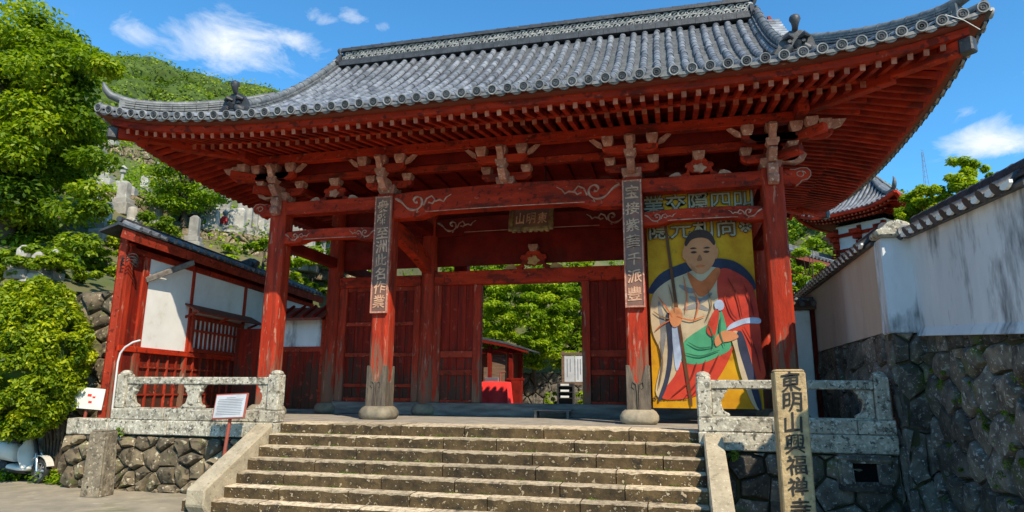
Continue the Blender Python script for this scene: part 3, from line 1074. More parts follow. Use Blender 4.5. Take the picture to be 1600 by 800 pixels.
def bracket_set(x, y, fy=-1, corner=0):
    g = bpy.data.objects.new('bracket_set', None)
    link(g, gate, Mx.Translation(V((x, y, 4.385))))
    m = MB(); block(m, (x, y, 4.49), .36, .23)
    m.build('bearing_block', TIP, g, bevel=.008)

    def arm(cx, cy, L, z0, z1, axis='x', ext=0):
        pts = []
        h = L / 2
        prof_ = [(-h, z0 + (z1 - z0) * .55), (-h + .03, z0 + .05), (-h + .11, z0), (h - .11, z0), (h - .03, z0 + .05), (h, z0 + (z1 - z0) * .55), (h, z1), (-h, z1)]
        mm = MB()
        if axis == 'x':
            mm.extr([(cx + a, cy - .065, z) for a, z in prof_], (0, .13, 0))
        else:
            mm.extr([(cx - .065, cy + a, z) for a, z in prof_], (.13, 0, 0))
        mm.build('bracket_arm', RED, g, bevel=.006)

    def blk(cx, cy, z, w=.20, h=.15):
        mm = MB(); block(mm, (cx, cy, z + h / 2), w, h)
        mm.build('bearing_block', TIP, g, bevel=.005)
    arm(x, y, 1.0, 4.555, 4.715)
    for s in (-1, 1):
        blk(x + s * .40, y, 4.705)
    # forward arm with a carved nose
    yo = y + fy * .4
    mm = MB()
    side = [(.10, 4.56), (.10, 4.72), (-.46, 4.72), (-.50, 4.66), (-.40, 4.56), (-.32, 4.49), (-.24, 4.47), (-.16, 4.50)]
    mm.extr([(x - .07, y - fy * a if fy > 0 else y + a, z) for a, z in side], (.14, 0, 0))
    mm.build('nose', TIP, g, bevel=.008)
    blk(x, yo, 4.715, .22, .14)
    arm(x, yo, 1.0, 4.80, 4.945)
    for s in (-1, 1):
        blk(x + s * .40, yo, 4.94, .21, .185)
        mm = MB()   # leaf-shaped wing beside the upper block
        mm.extr([(x + s * .50, yo - .03, 4.93), (x + s * .60, yo - .03, 4.96), (x + s * .74, yo - .03, 5.10), (x + s * .66, yo - .03, 5.115), (x + s * .52, yo - .03, 5.02)], (0, .06, 0))
        mm.build('carved_wing', TIP, g)
    mm = MB()
    side = [(-.30, 4.95), (-.30, 5.06), (-.62, 5.10), (-.68, 5.03), (-.60, 4.99), (-.54, 4.86), (-.44, 4.80), (-.40, 4.88)]
    mm.extr([(x - .06, y + a if fy < 0 else y - a, z) for a, z in side], (.12, 0, 0))
    mm.build('upper_nose', TIP, g, bevel=.008)
    blk(x, yo, 4.94, .20, .185)
    if corner:
        s = corner
        arm(x, y, .95, 4.60, 4.76, 'y')
        # arms thrown out along the side and on the diagonal
        mm = MB()
        mm.extr([(x + s * a, y - .065, z) for a, z in ((.1, 4.56), (.42, 4.50), (.56, 4.56), (.62, 4.66), (.56, 4.72), (.1, 4.72))], (0, .13, 0))
        mm.build('nose', TIP, g, bevel=.008)
        blk(x + s * .44, y, 4.715)
        arm(x + s * .44, y, .95, 4.80, 4.945, 'y')
        arm(x + s * .30, yo, 1.35, 4.80, 4.945)
        blk(x + s * .86, yo, 4.94, .21, .185)
        mm = MB()
        mm.extr([(x + s * .92, yo - .05, 4.94), (x + s * 1.12, yo - .05, 5.0), (x + s * 1.20, yo - .05, 5.11), (x + s * .9, yo - .05, 5.12)], (0, .10, 0))
        mm.build('carved_wing', TIP, g)
        for k in (.34, .62):
            blk(x + s * k, y - k * .92, 4.715 + .24 * (k > .5), .20, .16)
        mm = MB()
        a = V((x, y, 4.63)); b = V((x + s * .46, y - .42, 4.63))
        mm.beam(a, b, .13, .16); mm.beam(V((x + s * .2, y - .18, 4.87)), V((x + s * .80, y - .74, 4.88)), .13, .15)
        mm.build('diagonal_arm', RED, g, bevel=.008)
    return g


bracket_set(XC[0], 0, -1, -1)
bracket_set(XC[1], 0)
bracket_set(0.03, 0)
bracket_set(XC[2], 0)
bracket_set(XC[3], 0, -1, 1)
for x in XC:
    bracket_set(x, 2 * D, 1)
# carved noses where the tie beams run past the corner columns
for s in (-1, 1):
    m = MB()
    cx = s * (4.883 + half)
    pts = [(-.03, 4.12), (.16, 4.12), (.20, 4.08), (.26, 4.12), (.30, 4.17), (.40, 4.19), (.45, 4.25), (.45, 4.33), (.40, 4.39), (.30, 4.40), (.20, 4.375), (.12, 4.385), (.05, 4.365), (-.03, 4.37)]
    m.extr([(cx + s * a, -.10, z) for a, z in pts], (0, .17, 0))
    o = m.build('beam_nose', RED, gate, bevel=.01)
    m = MB()
    sp = [V((cx + s * (.29 + .085 * math.cos(t) * (1 - t / 14)), -.106, 4.29 + .05 * math.sin(t))) for t in [i * .6 for i in range(14)]]
    m.tube(sp, .010, 5)
    m.tube([V((cx + s * a, -.104, z)) for a, z in pts[2:12]], .009, 5)
    m.build('carved_scroll', PALE, o, smooth=60)
    # carved nose facing forward
    m = MB()
    xx = s * 4.883
    side = [(-.17, 4.40), (-.17, 4.12), (-.24, 4.08), (-.34, 4.12), (-.36, 4.22), (-.30, 4.28), (-.36, 4.36), (-.32, 4.46), (-.20, 4.50)]
    m.extr([(xx - .085, a, z) for a, z in side], (.17, 0, 0))
    m.build('beam_nose', TIP, gate, bevel=.012)


# frog-leg struts
def frog_leg(cx, y, z0, sc, fill):
    g = bpy.data.objects.new('frog_leg_strut', None)
    link(g, gate, Mx.Translation(V((cx, y, z0))))
    out = [(0, .44), (.14, .44), (.20, .36), (.30, .34), (.33, .26), (.27, .22), (.30, .12), (.40, .08), (.50, .10), (.56, .06), (.62, .08), (.66, .0), (.30, 0), (.22, .05), (.24, .12), (.16, .10), (.06, .10), (0, .06)]
    pts = [(a, b) for a, b in out] + [(-a, b) for a, b in reversed(out[1:-1])]
    m = MB(); m.extr([(cx + a * sc, y - .05, z0 + b * sc) for a, b in pts], (0, .10, 0))
    m.build('strut_frame', RED, g, bevel=.008)
    m = MB()
    fl = []
    for k in range(20):
        t = 2 * math.pi * k / 20
        r = .125 + .025 * math.cos(5 * t)
        fl.append((cx + r * 1.15 * math.cos(t) * sc, y - .068, z0 + (.20 + r * .85 * math.sin(t)) * sc))
    m.extr(fl, (0, .03, 0))
    m.build('carved_flower', fill, g, bevel=.008)
    for s in (-1, 1):
        m = MB(); m.extr([(cx + s * a * sc, y - .062, z0 + b * sc) for a, b in ((.40, .02), (.46, .12), (.54, .13), (.62, .10), (.70, .05), (.72, 0), (.40, 0))], (0, .03, 0))
        m.build('carved_leaf', fill, g, bevel=.006)
    m = MB(); block(m, (cx, y, z0 + .51 * sc), .22, .16)
    m.build('bearing_block', TIP, g, bevel=.006)


for cx in ((XC[0] + XC[1]) / 2, (XC[2] + XC[3]) / 2):
    frog_leg(cx, 0, 4.385, .78, PALE)
frog_leg(.06, D, 3.255, .95, OCHRE)

# wall plate, purlins
for y, sg in ((0, -1), (2 * D, 1)):
    m = MB(); m.b2(-4.98, 4.98, y - .07, y + .07, 4.85, 4.99); m.build('wall_plate', RED, gate, bevel=.008)
    m = MB(); m.b2(-5.5, 5.5, y + sg * .4 - .09, y + sg * .4 + .09, 5.125, 5.31); m.build('eave_purlin', RED, gate, bevel=.01)
    m = MB(); m.b2(-4.98, 4.98, y - .05, y + .05, 5.0, 5.50); m.build('frieze_board', REDDARK, gate)
for x in (-4.883, 4.883):
    s = 1 if x > 0 else -1
    m = MB(); m.b2(x - .07, x + .07, .06, 2 * D - .06, 4.852, 4.992); m.build('wall_plate', RED, gate, bevel=.008)
    m = MB(); m.b2(x + s * .45 - .09, x + s * .45 + .09, -.92, 2 * D + .92, 5.122, 5.312); m.build('eave_purlin', RED, gate, bevel=.01)
    m = MB(); m.b2(x - .05, x + .05, .06, 2 * D - .06, 5.002, 5.502); m.build('frieze_board', REDDARK, gate)

# ceiling boards and inner beams
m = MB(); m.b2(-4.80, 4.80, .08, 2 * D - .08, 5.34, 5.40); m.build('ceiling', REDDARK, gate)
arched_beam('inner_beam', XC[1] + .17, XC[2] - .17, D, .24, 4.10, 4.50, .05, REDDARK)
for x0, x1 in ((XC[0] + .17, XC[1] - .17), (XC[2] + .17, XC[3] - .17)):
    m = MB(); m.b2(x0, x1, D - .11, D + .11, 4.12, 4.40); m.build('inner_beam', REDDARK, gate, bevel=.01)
for i in range(19):
    x = -4.5 + i * .5
    m = MB(); m.b2(x - .04, x + .04, .1, 2 * D - .1, 5.26, 5.335); m.build('ceiling_joist', REDDARK, gate)

for x0, x1 in zip(XC, XC[1:]):
    m = MB(); m.b2(x0 + .17, x1 - .17, D + .06, D + .09, 3.40, 5.30); m.build('dark_gap_board', REDDARK, gate)  # added dark boards stand in for the shaded open gap above the lintels
# ------ door wall between the main columns
m = MB(); m.b2(XC[0] + .17, XC[3] - .17, D - .17, D + .17, -.012, .27)
m.build('threshold', GREYWOOD, gate, bevel=.015)
for x0, x1 in zip(XC, XC[1:]):
    zt = 3.25 if x0 == XC[1] else 3.19
    m = MB(); m.b2(x0 + .17, x1 - .17, D - .13, D + .13, 2.935, zt)
    m.build('door_lintel', RED, gate, bevel=.012)


def jamb(x0, x1):
    m = MB(); m.b2(x0, x1, D - .10, D + .10, .27, 2.935); m.build('door_jamb', REDCOL, gate, bevel=.01)


def plank_panel(x0, x1, z0, z1, n, y=D):
    for i in range(n):
        a = x0 + (x1 - x0) * i / n; b = x0 + (x1 - x0) * (i + 1) / n
        m = MB(); m.b2(a + .004, b - .004, y - .022 - RND.uniform(0, .006), y + .02, z0, z1)
        m.build('plank', REDPANEL, gate)


def rail(x0, x1, z0, z1, y=D, d=.045):
    m = MB(); m.b2(x0, x1, y - d - .02, y + d, z0, z1); m.build('door_rail', REDOLD, gate, bevel=.008)


for s in (-1, 1):
    a, b = sorted((s * 1.15, s * 1.33)); jamb(a, b)
    a, b = sorted((s * 2.10, s * 2.28)); jamb(a, b)
    a, b = sorted((s * 1.33, s * 2.10))
    m = MB(); m.b2(a, b, D + .022, D + .04, .27, 2.935); m.build('back_board', REDPANEL, gate)
    plank_panel(a, b, .27, 2.935, 4)
    rail(a, b, 1.27, 1.42, d=.06); rail(a, b, .88, 1.0, d=.05); rail(a, b, .27, .33)
    # side bays: double plank doors
    a, b = sorted((s * 4.70, s * 4.50)); jamb(a, b)
    a, b = sorted((s * 2.62, s * 2.78)); jamb(a, b)
    a, b = sorted((s * 2.78, s * 4.50))
    m = MB(); m.b2(a, b, D + .022, D + .04, .27, 2.935); m.build('back_board', REDPANEL, gate)
    plank_panel(a, b, .27, 2.935, 8)
    for z0, z1 in ((.27, .36), (.60, .68), (1.30, 1.39), (2.02, 2.11), (2.84, 2.935)):
        rail(a, b, z0, z1)
    mid = (a + b) / 2
    m = MB(); m.b2(mid - .05, mid + .05, D - .072, D + .04, .27, 2.935); m.build('door_stile', REDOLD, gate, bevel=.006)
# low sill boards between the side columns at the front are absent; stone kerb under the gate edge

# ---------------------------------------------------------------- stone work
def clip_poly(poly, px, py, nx, ny):
    """Keep the part of poly where (p - (px,py)).n <= 0."""
    out = []
    for i in range(len(poly)):
        a = poly[i]; b = poly[(i + 1) % len(poly)]
        da = (a[0] - px) * nx + (a[1] - py) * ny; db = (b[0] - px) * nx + (b[1] - py) * ny
        if da <= 0:
            out.append(a)
        if (da < 0 < db) or (db < 0 < da):
            t = da / (da - db); out.append((a[0] + (b[0] - a[0]) * t, a[1] + (b[1] - a[1]) * t))
    return out


def rough_stone(parent, name, poly, org, U, Vv, Nn, mat_, gap, proud, rng, depth=.12):
    """One wall stone: polygon in the wall plane, rounded edges, uneven face."""
    cx = sum(p[0] for p in poly) / len(poly); cy = sum(p[1] for p in poly) / len(poly)
    # resample outline
    pts = []
    for i in range(len(poly)):
        a = poly[i]; b = poly[(i + 1) % len(poly)]
        L = math.hypot(b[0] - a[0], b[1] - a[1])
        k = max(1, int(L / .16))
        for j in range(k):
            t = j / k
            pts.append((a[0] + (b[0] - a[0]) * t + rng.uniform(-.012, .012), a[1] + (b[1] - a[1]) * t + rng.uniform(-.012, .012)))
    n = len(pts)
    if n < 3:
        return
    rad = max(math.hypot(p[0] - cx, p[1] - cy) for p in pts)
    tilt = (rng.uniform(-.18, .18), rng.uniform(-.18, .18))
    rings = []
    for sh, h in ((gap, -depth), (gap, .0), (gap + .03 * min(1, rad * 3), .6), (None, 1.0)):
        ring = []
        for p in pts:
            dx, dy = p[0] - cx, p[1] - cy; r = math.hypot(dx, dy) or 1e-6
            f = .55 if sh is None else max(.2, (r - sh) / r)
            x, y = cx + dx * f, cy + dy * f
            hh = h if h <= 0 else proud * h + (dx * tilt[0] + dy * tilt[1]) * f * .9 + rng.uniform(-.018, .016)
            ring.append(org + U * x + Vv * y + Nn * hh)
        rings.append(ring)
    vs = [p for r in rings for p in r]; fs = []
    for i in range(3):
        for j in range(n):
            fs.append((i * n + j, i * n + (j + 1) % n, (i + 1) * n + (j + 1) % n, (i + 1) * n + j))
    vs.append(org + U * cx + Vv * cy + Nn * (proud + rng.uniform(-.01, .02)))
    fs += [(3 * n + j, 3 * n + (j + 1) % n, 4 * n) for j in range(n)]
    m = MB(); m.add(vs, fs)
    return m.build(name, mat_, parent, smooth=38)


def stone_wall(parent, org, U, Vv, W, H, cell, mat_, seed, gap=.016, proud=.06, aspect=1.3, backing=.14, hole=None, courses=False, skip=None):
    """Wall face of separate stones set on a backing."""
    org, U, Vv = V(org), V(U).normalized(), V(Vv).normalized()
    Nn = U.cross(Vv).normalized()
    rng = random.Random(seed)
    nu = max(1, round(W / (cell * aspect))); nv = max(1, round(H / cell))
    cu, cv = W / nu, H / nv
    pts = []
    for j in range(-1, nv + 1):
        for i in range(-1, nu + 2):
            jx, jy = (.46, .42) if not courses else (.34, .20)
            pts.append(((i + .5 + (.5 if j % 2 else 0) + rng.uniform(-jx, jx)) * cu, (j + .5 + rng.uniform(-jy, jy)) * cv))
    for (px, py) in pts:
        poly = [(0, 0), (W, 0), (W, H), (0, H)]
        for (qx, qy) in pts:
            if (qx, qy) == (px, py) or abs(qx - px) > 3 * cu or abs(qy - py) > 3 * cv:
                continue
            nx, ny = qx - px, qy - py
            poly = clip_poly(poly, (px + qx) / 2, (py + qy) / 2, nx, ny)
            if len(poly) < 3:
                break
        if len(poly) < 3:
            continue
        area = abs(sum(poly[i][0] * poly[(i + 1) % len(poly)][1] - poly[(i + 1) % len(poly)][0] * poly[i][1] for i in range(len(poly)))) / 2
        if area < .006:
            continue
        c = (sum(p[0] for p in poly) / len(poly), sum(p[1] for p in poly) / len(poly))
        if hole and hole[0] < c[0] < hole[1] and hole[2] < c[1] < hole[3]:
            continue
        if skip and skip(c):
            continue
        rough_stone(parent, 'stone', poly, org, U, Vv, Nn, mat_, gap, proud * rng.uniform(.5, 1.3), rng)
    m = MB()
    m.extr([org - Nn * .05, org + U * W - Nn * .05, org + U * W + Vv * H - Nn * .05, org + Vv * H - Nn * .05], -Nn * backing)
    m.build('wall_core', SOIL, parent)


# ------ the flight of steps
stairs = thing('stone_staircase', 'broad flight of worn stone steps with sloping cheek stones leading up to the gate', 'steps', (0, -3, GZ))
rng = random.Random(3)
for k in range(7):
    y = -2.0 - STEP_T * k; zt = -STEP_R * k
    xl, xr = (-3.30, 3.42) if 0 < k < 6 else ((-3.26, 3.42) if k == 0 else (-3.78, 3.40))
    # blocks of unequal length
    xs = [xl]
    while xs[-1] < xr - 1.3:
        xs.append(xs[-1] + rng.uniform(.75, 1.55))
    xs.append(xr)
    back = y + STEP_T + (.06 if k else .45)
    for a, b in zip(xs, xs[1:]):
        m = MB()
        n = max(2, int((b - a) / .09)); jz = rng.uniform(-.004, .003); jy = rng.uniform(-.006, .006)
        # worn nosing: a strip cross-section swept along x with small unevenness
        rows = []
        for i in range(n + 1):
            x = a + .007 + (b - a - .014) * i / n
            w = rng.uniform(-.006, .004); e = .014 + rng.uniform(0, .014)
            if rng.random() < .10:
                e += .016
            rows.append([(x, y + jy + w + .006, zt - STEP_R - .02), (x, y + jy + w * .5, zt - .06), (x, y + jy + w, zt - e), (x, y + jy + w + e, zt + jz - .002), (x, back, zt + jz), (x, back, zt - STEP_R - .02)])
        vs = [p for r in rows for p in r]; fs = []
        for i in range(n):
            for j in range(6):
                fs.append((i * 6 + j, (i + 1) * 6 + j, (i + 1) * 6 + (j + 1) % 6, i * 6 + (j + 1) % 6))
        fs += [(5, 4, 3, 2, 1, 0), tuple(n * 6 + j for j in range(6))]
        m.add(vs, fs)
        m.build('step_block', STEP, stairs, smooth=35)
for s, x0, x1 in ((-1, -3.60, -3.30), (1, 3.42, 3.68)):
    m = MB()
    y0, y1 = -2.12, -3.66
    z0, z1 = -.03, -1.00 + .16
    z0 = .005
    poly = [(y0, z0), (y1, z1), (y1, z1 - .22), (y1 + .1, GZ - .02), (y0, GZ - .02)]
    n = 8
    m.extr([(x0, a, b) for a, b in poly], (x1 - x0, 0, 0))
    m.build('cheek_stone', CHEEK, stairs, bevel=.018, jitter=.004)
m = MB(); m.b2(-3.3, 3.4, -3.2, -2.05, GZ - .05, -.95); m.b2(-3.3, 3.4, -2.6, -2.05, -.96, -.55); m.build('step_core', SOIL, stairs)


# ------ balustrades
def balustrade(name, label, xa, xb, end_posts, struts, zb, hmain):
    t = thing(name, label, 'balustrade', ((xa + xb) / 2, -2.0, zb - .4), 'stone balustrades flanking the steps')
    y = -2.02
    # two base courses of separate blocks
    for z0, z1, yy, dep in ((zb - .245, zb - .005, y, .30), (zb, zb + .185, y, .26)):
        xs = [xa - .02]
        rr = random.Random(int(abs(xa) * 100 + z0 * 50))
        while xs[-1] < xb - 1.4:
            xs.append(xs[-1] + rr.uniform(.9, 1.5))
        xs.append(xb + .02)
        for a, b in zip(xs, xs[1:]):
            m = MB(); m.b2(a + .003, b - .003, yy - dep / 2, yy + dep / 2, z0, z1)
            m.build('base_block', GRANITE, t, bevel=.014, jitter=.004)
    zt = zb + hmain
    for (px, w, cap) in end_posts:
        m = MB()
        pw = w / 2
        m.b2(px - pw, px + pw, y - .105, y + .105, zb + .185, zt + .055)
        p_ = m.build('post', GRANITE, t, bevel=.02, jitter=.003)
        m = MB()
        m.lathe([(pw * 1.0, 0), (pw * 1.05, .02), (pw * .8, .055), (pw * .3, .075)], (px, y, zt + .05), 12)
        m.build('post_cap', GRANITE, p_, smooth=50)
    posts = sorted(p[0] for p in end_posts)
    for a, b in zip(posts, posts[1:]):
        wa = .09
        m = MB(); m.b2(a + wa, b - wa, y - .075, y + .075, zt - .12, zt + .005)
        m.build('hand_rail', GRANITE, t, bevel=.016, jitter=.003)
        m = MB(); m.b2(a + wa, b - wa, y - .06, y + .06, zb + .186, zb + .205)
        m.build('foot_rail', GRANITE, t)
    z0, z1 = zb + .205, zt - .12
    H = z1 - z0
    for cx, kind_ in struts:
        # waisted slabs: 'L' flat on the left, 'R' flat on the right, 'C' both sides shaped
        prof_ = [(.20, 0), (.20, .10), (.12, .20), (.10, .35), (.085, .5), (.10, .62), (.145, .72), (.125, .80), (.17, .88), (.19, 1.0)]
        right = [(.02 + a * 1.0, b) for a, b in prof_]
        if kind_ == 'C':
            pts = [(a, b) for a, b in right] + [(-a, b) for a, b in reversed(right)]
        elif kind_ == 'L':
            pts = [(a, b) for a, b in right] + [(-.02, 1.0), (-.02, 0)]
        else:
            pts = [(-a, b) for a, b in reversed(right)] + [(.02, 0), (.02, 1.0)]
        m = MB(); m.extr([(cx + a, y - .05, z0 + b * H) for a, b in pts], (0, .10, 0))
        m.build('carved_strut', GRANITE, t, bevel=.012)
    return t


balustrade('stone_balustrade', 'weathered grey stone balustrade left of the steps, in front of the white wing wall', -6.50, -3.28,
           [(-6.40, .20, 1), (-3.38, .21, 1)], [(-6.28, 'L'), (-4.95, 'C'), (-3.50, 'R')], .0 + .0, .72)
balustrade('stone_balustrade', 'grey stone balustrade right of the steps, under the painted banner', 3.38, 5.84,
           [(3.46, .20, 1), (5.74, .19, 1)], [(3.58, 'L'), (5.62, 'R')], .0, .70)

# retaining walls under the balustrades
lw = thing('rubble_wall', 'mossy rubble retaining wall below the left balustrade, behind the red signpost', 'wall', (-5, -2.1, GZ))
stone_wall(lw, (-7.42, -2.10, GZ - .02), (1, 0, 0), (0, 0, 1), 3.86, .915, .225, RUBBLE, 11, gap=.012, proud=.09, aspect=1.5)
for xa_, xb_ in ((-7.42, -6.98), (-6.98, -6.54)):
    m = MB(); m.b2(xa_ + .004, xb_ - .004, -2.16, -1.90, -.272, .004); m.build('coping_block', GRANITE, lw, bevel=.02, jitter=.006)
rw = thing('dark_stone_wall', 'dark stone retaining wall with a drain hole below the right balustrade', 'wall', (4.7, -2.1, GZ))
stone_wall(rw, (3.66, -2.10, GZ - .02), (1, 0, 0), (0, 0, 1), 2.20, .915, .30, DARKSTONE, 21, gap=.018, proud=.06, aspect=1.35, courses=True)
m = MB(); m.b2(5.27, 5.57, -2.185, -2.0, -.59, -.35); m.build('drain_hole', GLASSDARK, rw)  # near-black box puts the shade of the hole in as colour
for x0_, x1_, z0_, z1_ in ((5.10, 5.275, -.66, -.33), (5.565, 5.72, -.64, -.34), (5.08, 5.76, -.35, -.255), (5.10, 5.72, -.72, -.585)):
    m = MB(); m.b2(x0_, x1_, -2.245, -2.02, z0_, z1_); m.build('drain_stone', DARKSTONE, rw, bevel=.03, jitter=.012, segs=2)

# ------ high wall on the right: stone base, plaster, tile coping
hw = thing('plastered_precinct_wall', 'tall white plastered wall with tile coping on a mossy dark stone base', 'wall', (6.2, -2, GZ))


def wz(y, at0):       # the wall steps down with the street towards the viewer
    return at0 - .075 * max(0, -2.2 - y)


XB, XF = 5.93, 6.30     # rear and front wall faces
YC = -2.12
# stones of the base: rear face, return, front face
stone_wall(hw, (XB, 4.6, GZ), (0, -1, 0), (0, 0, 1), 4.6 - YC, 1.36 - GZ, .42, DARKSTONE, 31, proud=.035, aspect=1.35, courses=True)
stone_wall(hw, (XB, YC, GZ), (1, 0, 0), (0, 0, 1), XF - XB + .05, 1.33 - GZ, .40, DARKSTONE, 32, proud=.05, aspect=1.0)
stone_wall(hw, (XF, YC - .0, GZ), (0, -1, 0), (0, 0, 1), 3.9, 1.06 - GZ, .40, DARKSTONE, 33, gap=.020, proud=.07, aspect=1.25, courses=True)
m = MB()
a, b = YC, YC - 3.9
m.add([(XF, a, 1.0), (XF, b, 1.0), (XF + .4, b, 1.0), (XF + .4, a, 1.0), (XF, a, 1.33), (XF, b, wz(b, 1.33)), (XF + .4, b, wz(b, 1.33)), (XF + .4, a, 1.33)],
      [(0, 3, 2, 1), (4, 5, 6, 7), (0, 1, 5, 4), (1, 2, 6, 5), (2, 3, 7, 6), (3, 0, 4, 7)])
m.build('wall_core', SOIL, hw)
# top course of the front face
stone_wall(hw, (XF - .01, YC, 1.04), (0, -1, 0), (0, 0, 1), 1.3, .29, .29, DARKSTONE, 34, gap=.012, proud=.022, aspect=1.6, courses=True)
stone_wall(hw, (XF - .01, YC - 1.3, 1.04), (0, -1, 0), (0, 0, 1), 1.3, .19, .2, DARKSTONE, 35, gap=.012, proud=.022, aspect=2.2, courses=True)
stone_wall(hw, (XF - .01, YC - 2.6, 1.04), (0, -1, 0), (0, 0, 1), 1.3, .09, .1, DARKSTONE, 36, gap=.012, proud=.022, aspect=3.5, courses=True)


def plaster_slab(y0, y1, x0, x1, zb, zt, mat_, name='plaster_panel'):
    mm = MB(); n = max(2, int((y0 - y1) / .25)); rr = random.Random(5)
    vs = []; fs = []
    for i in range(n + 1):
        y = y0 + (y1 - y0) * i / n; w = rr.uniform(-.012, .012)
        vs += [(x0, y, wz(y, zb)), (x1, y, wz(y, zb)), (x1, y, wz(y, zt)), (x0, y, wz(y, zt))]
    for i in range(n):
        for j in range(4):
            fs.append((i * 4 + j, (i + 1) * 4 + j, (i + 1) * 4 + (j + 1) % 4, i * 4 + (j + 1) % 4))
    fs += [(3, 2, 1, 0), tuple(n * 4 + j for j in range(4))]
    mm.add(vs, fs)
    return mm.build(name, mat_, hw)


plaster_slab(4.6, YC + .01, XB - .02, XB + .30, 1.36, 2.60, WARMLITPLASTER)
m = MB(); m.b2(XB - .03, XF + .02, YC - .03, YC + .30, 1.33, 2.64); m.build('plaster_panel', OLDPLASTER, hw, bevel=.012, segs=2)
plaster_slab(YC + .02, YC - 3.13, XF - .035, XF + .28, 1.30, 2.62, OLDPLASTER)
# flared plaster lip over the stones
m = MB()
for i in range(12):
    y = YC - 3.13 * i / 12; y2 = YC - 3.13 * (i + 1) / 12
    m.add([(XF - .035, y, wz(y, 1.40)), (XF - .035, y2, wz(y2, 1.40)), (XF - .085, y2, wz(y2, 1.285)), (XF - .085, y, wz(y, 1.285)), (XF - .03, y, wz(y, 1.28)), (XF - .03, y2, wz(y2, 1.28))],
          [(0, 1, 2, 3), (3, 2, 5, 4)])
m.build('plaster_lip', OLDPLASTER, hw)


def coping(pts, side_n, mat_=DARKTILE, sp=.25, w=.26):
    """Tile coping along a line: core, ridge roll and short cover tiles down the visible side."""
    pts = [V(p) for p in pts]
    a, b = pts; L = (b - a).length; d = (b - a) / L; sn = V(side_n)
    mm = MB()
    c0 = [(-.20, 0), (-.20, .04), (0, .20), (.20, .04), (.20, 0)]
    mm.extr([a + sn * x + V((0, 0, z)) for x, z in c0], d * L)
    core = mm.build('coping', mat_, hw)
    n = int(L / sp)
    mr = MB(); mr.tube([a + V((0, 0, .24)), b + V((0, 0, .24))], .085, 10)
    for i in range(int(L / .3)):
        p = a + d * (.3 * i); mr.tube([p + V((0, 0, .24)), p + d * .03 + V((0, 0, .24))], .092, 10)
    for z, ww in ((.13, .15), (.17, .12)):
        mr.beam(a + V((0, 0, z)), b + V((0, 0, z)), ww * 2, .03)
    mr.build('ridge_roll', mat_, core, smooth=40)
    tm = MB()
    tm.tube([(0, 0, 0), (0, .92, 0), (0, .92, 0), (0, 1, 0)], [.058, .062, .072, .072], 10)
    tme = tm.mesh('coping_tile', mat_, smooth=40)
    lm = MB()
    pl = [(-.1, .0), (-.05, -.03), (0, -.04), (.05, -.03), (.1, .0), (.1, .03), (-.1, .03)]
    lm.extr([(x, 0, z) for x, z in pl], (0, .03, 0))
    lme = lm.mesh('coping_lip', PLASTER)
    for i in range(n):
        for s in (1, -1):
            p = a + d * (sp * (i + .5)) + V((0, 0, .20)); q = p + sn * s * (w + .04) - V((0, 0, .17))
            inst('coping_tile', tme, frame_m(p, q), core)
            if s > 0:
                r = a + d * (sp * (i + 1)) + sn * (w + .0) + V((0, 0, .03))
                inst('coping_lip', lme, frame_m(r, r + sn), core)


coping([(XB + .12, 4.6, 2.60), (XB + .12, YC + .25, 2.60)], (-1, 0, 0))
coping([(XF + .10, YC + .05, 2.62), (XF + .10, YC - 3.18, wz(YC - 3.18, 2.62))], (-1, 0, 0), sp=.31)
# pale carved end tile on the corner
m = MB()
pl = [(-.30, 0), (.22, 0), (.24, .05), (.16, .10), (.10, .18), (-.02, .22), (-.14, .20), (-.22, .12), (-.32, .08)]
m.extr([(XB + .20 + x, YC - .16, 2.64 + z) for x, z in pl], (0, .34, 0))
o = m.build('corner_end_tile', GRANITE, hw, bevel=.02)
m = MB()
m.lathe([(.085, 0), (.085, .03), (.062, .03), (.055, .015), (.01, .015)], (XB + .24, YC - .165, 2.685), 16, Mx.Rotation(math.pi / 2, 3, 'X'))
m.build('end_disc', DISC, hw, smooth=30)

# small concrete gatepost with a tile cap behind the right corner column
gp = thing('white_gatepost', 'pale square gatepost with tile cap behind the right corner column', 'post', (5.66, 2.6, 0))
m = MB(); m.b2(5.50, 5.80, 2.45, 2.75, -.02, 2.20); m.build('shaft', PLASTER, gp, bevel=.02)
m = MB(); m.b2(5.38, 5.92, 2.33, 2.87, 2.20, 2.27); m.box((5.65, 2.6, 2.34), (.60, .60, .14), taper=(.35, .5)); m.build('cap', TIMBER, gp, bevel=.01)
m = MB(); m.tube([(5.35, 2.6, 2.43), (5.97, 2.6, 2.43)], .06, 10)
for k in range(3):
    m.tube([(5.42 + k * .22, 2.6, 2.42), (5.42 + k * .22, 2.26, 2.30)], .05, 8)
m.build('cap_tile', RIDGE, gp, smooth=40)
m = MB(); m.b2(5.83, 5.90, 2.5, 2.7, -.02, 2.20); m.build('door_edge', REDDARK, gp)

# ------ inscribed name pillar
np_ = thing('inscribed_stone_pillar', 'tan square stone pillar with black brush-written characters beside the steps', 'pillar', (4.44, -3.2, GZ))
m = MB(); m.b2(4.255, 4.615, -3.2, -2.92, GZ - .02, .785); m.box((4.435, -3.06, .80), (.36, .28, .03), taper=(.9, .9))
m.build('shaft', STONEGOLD, np_, bevel=.014, jitter=.002)


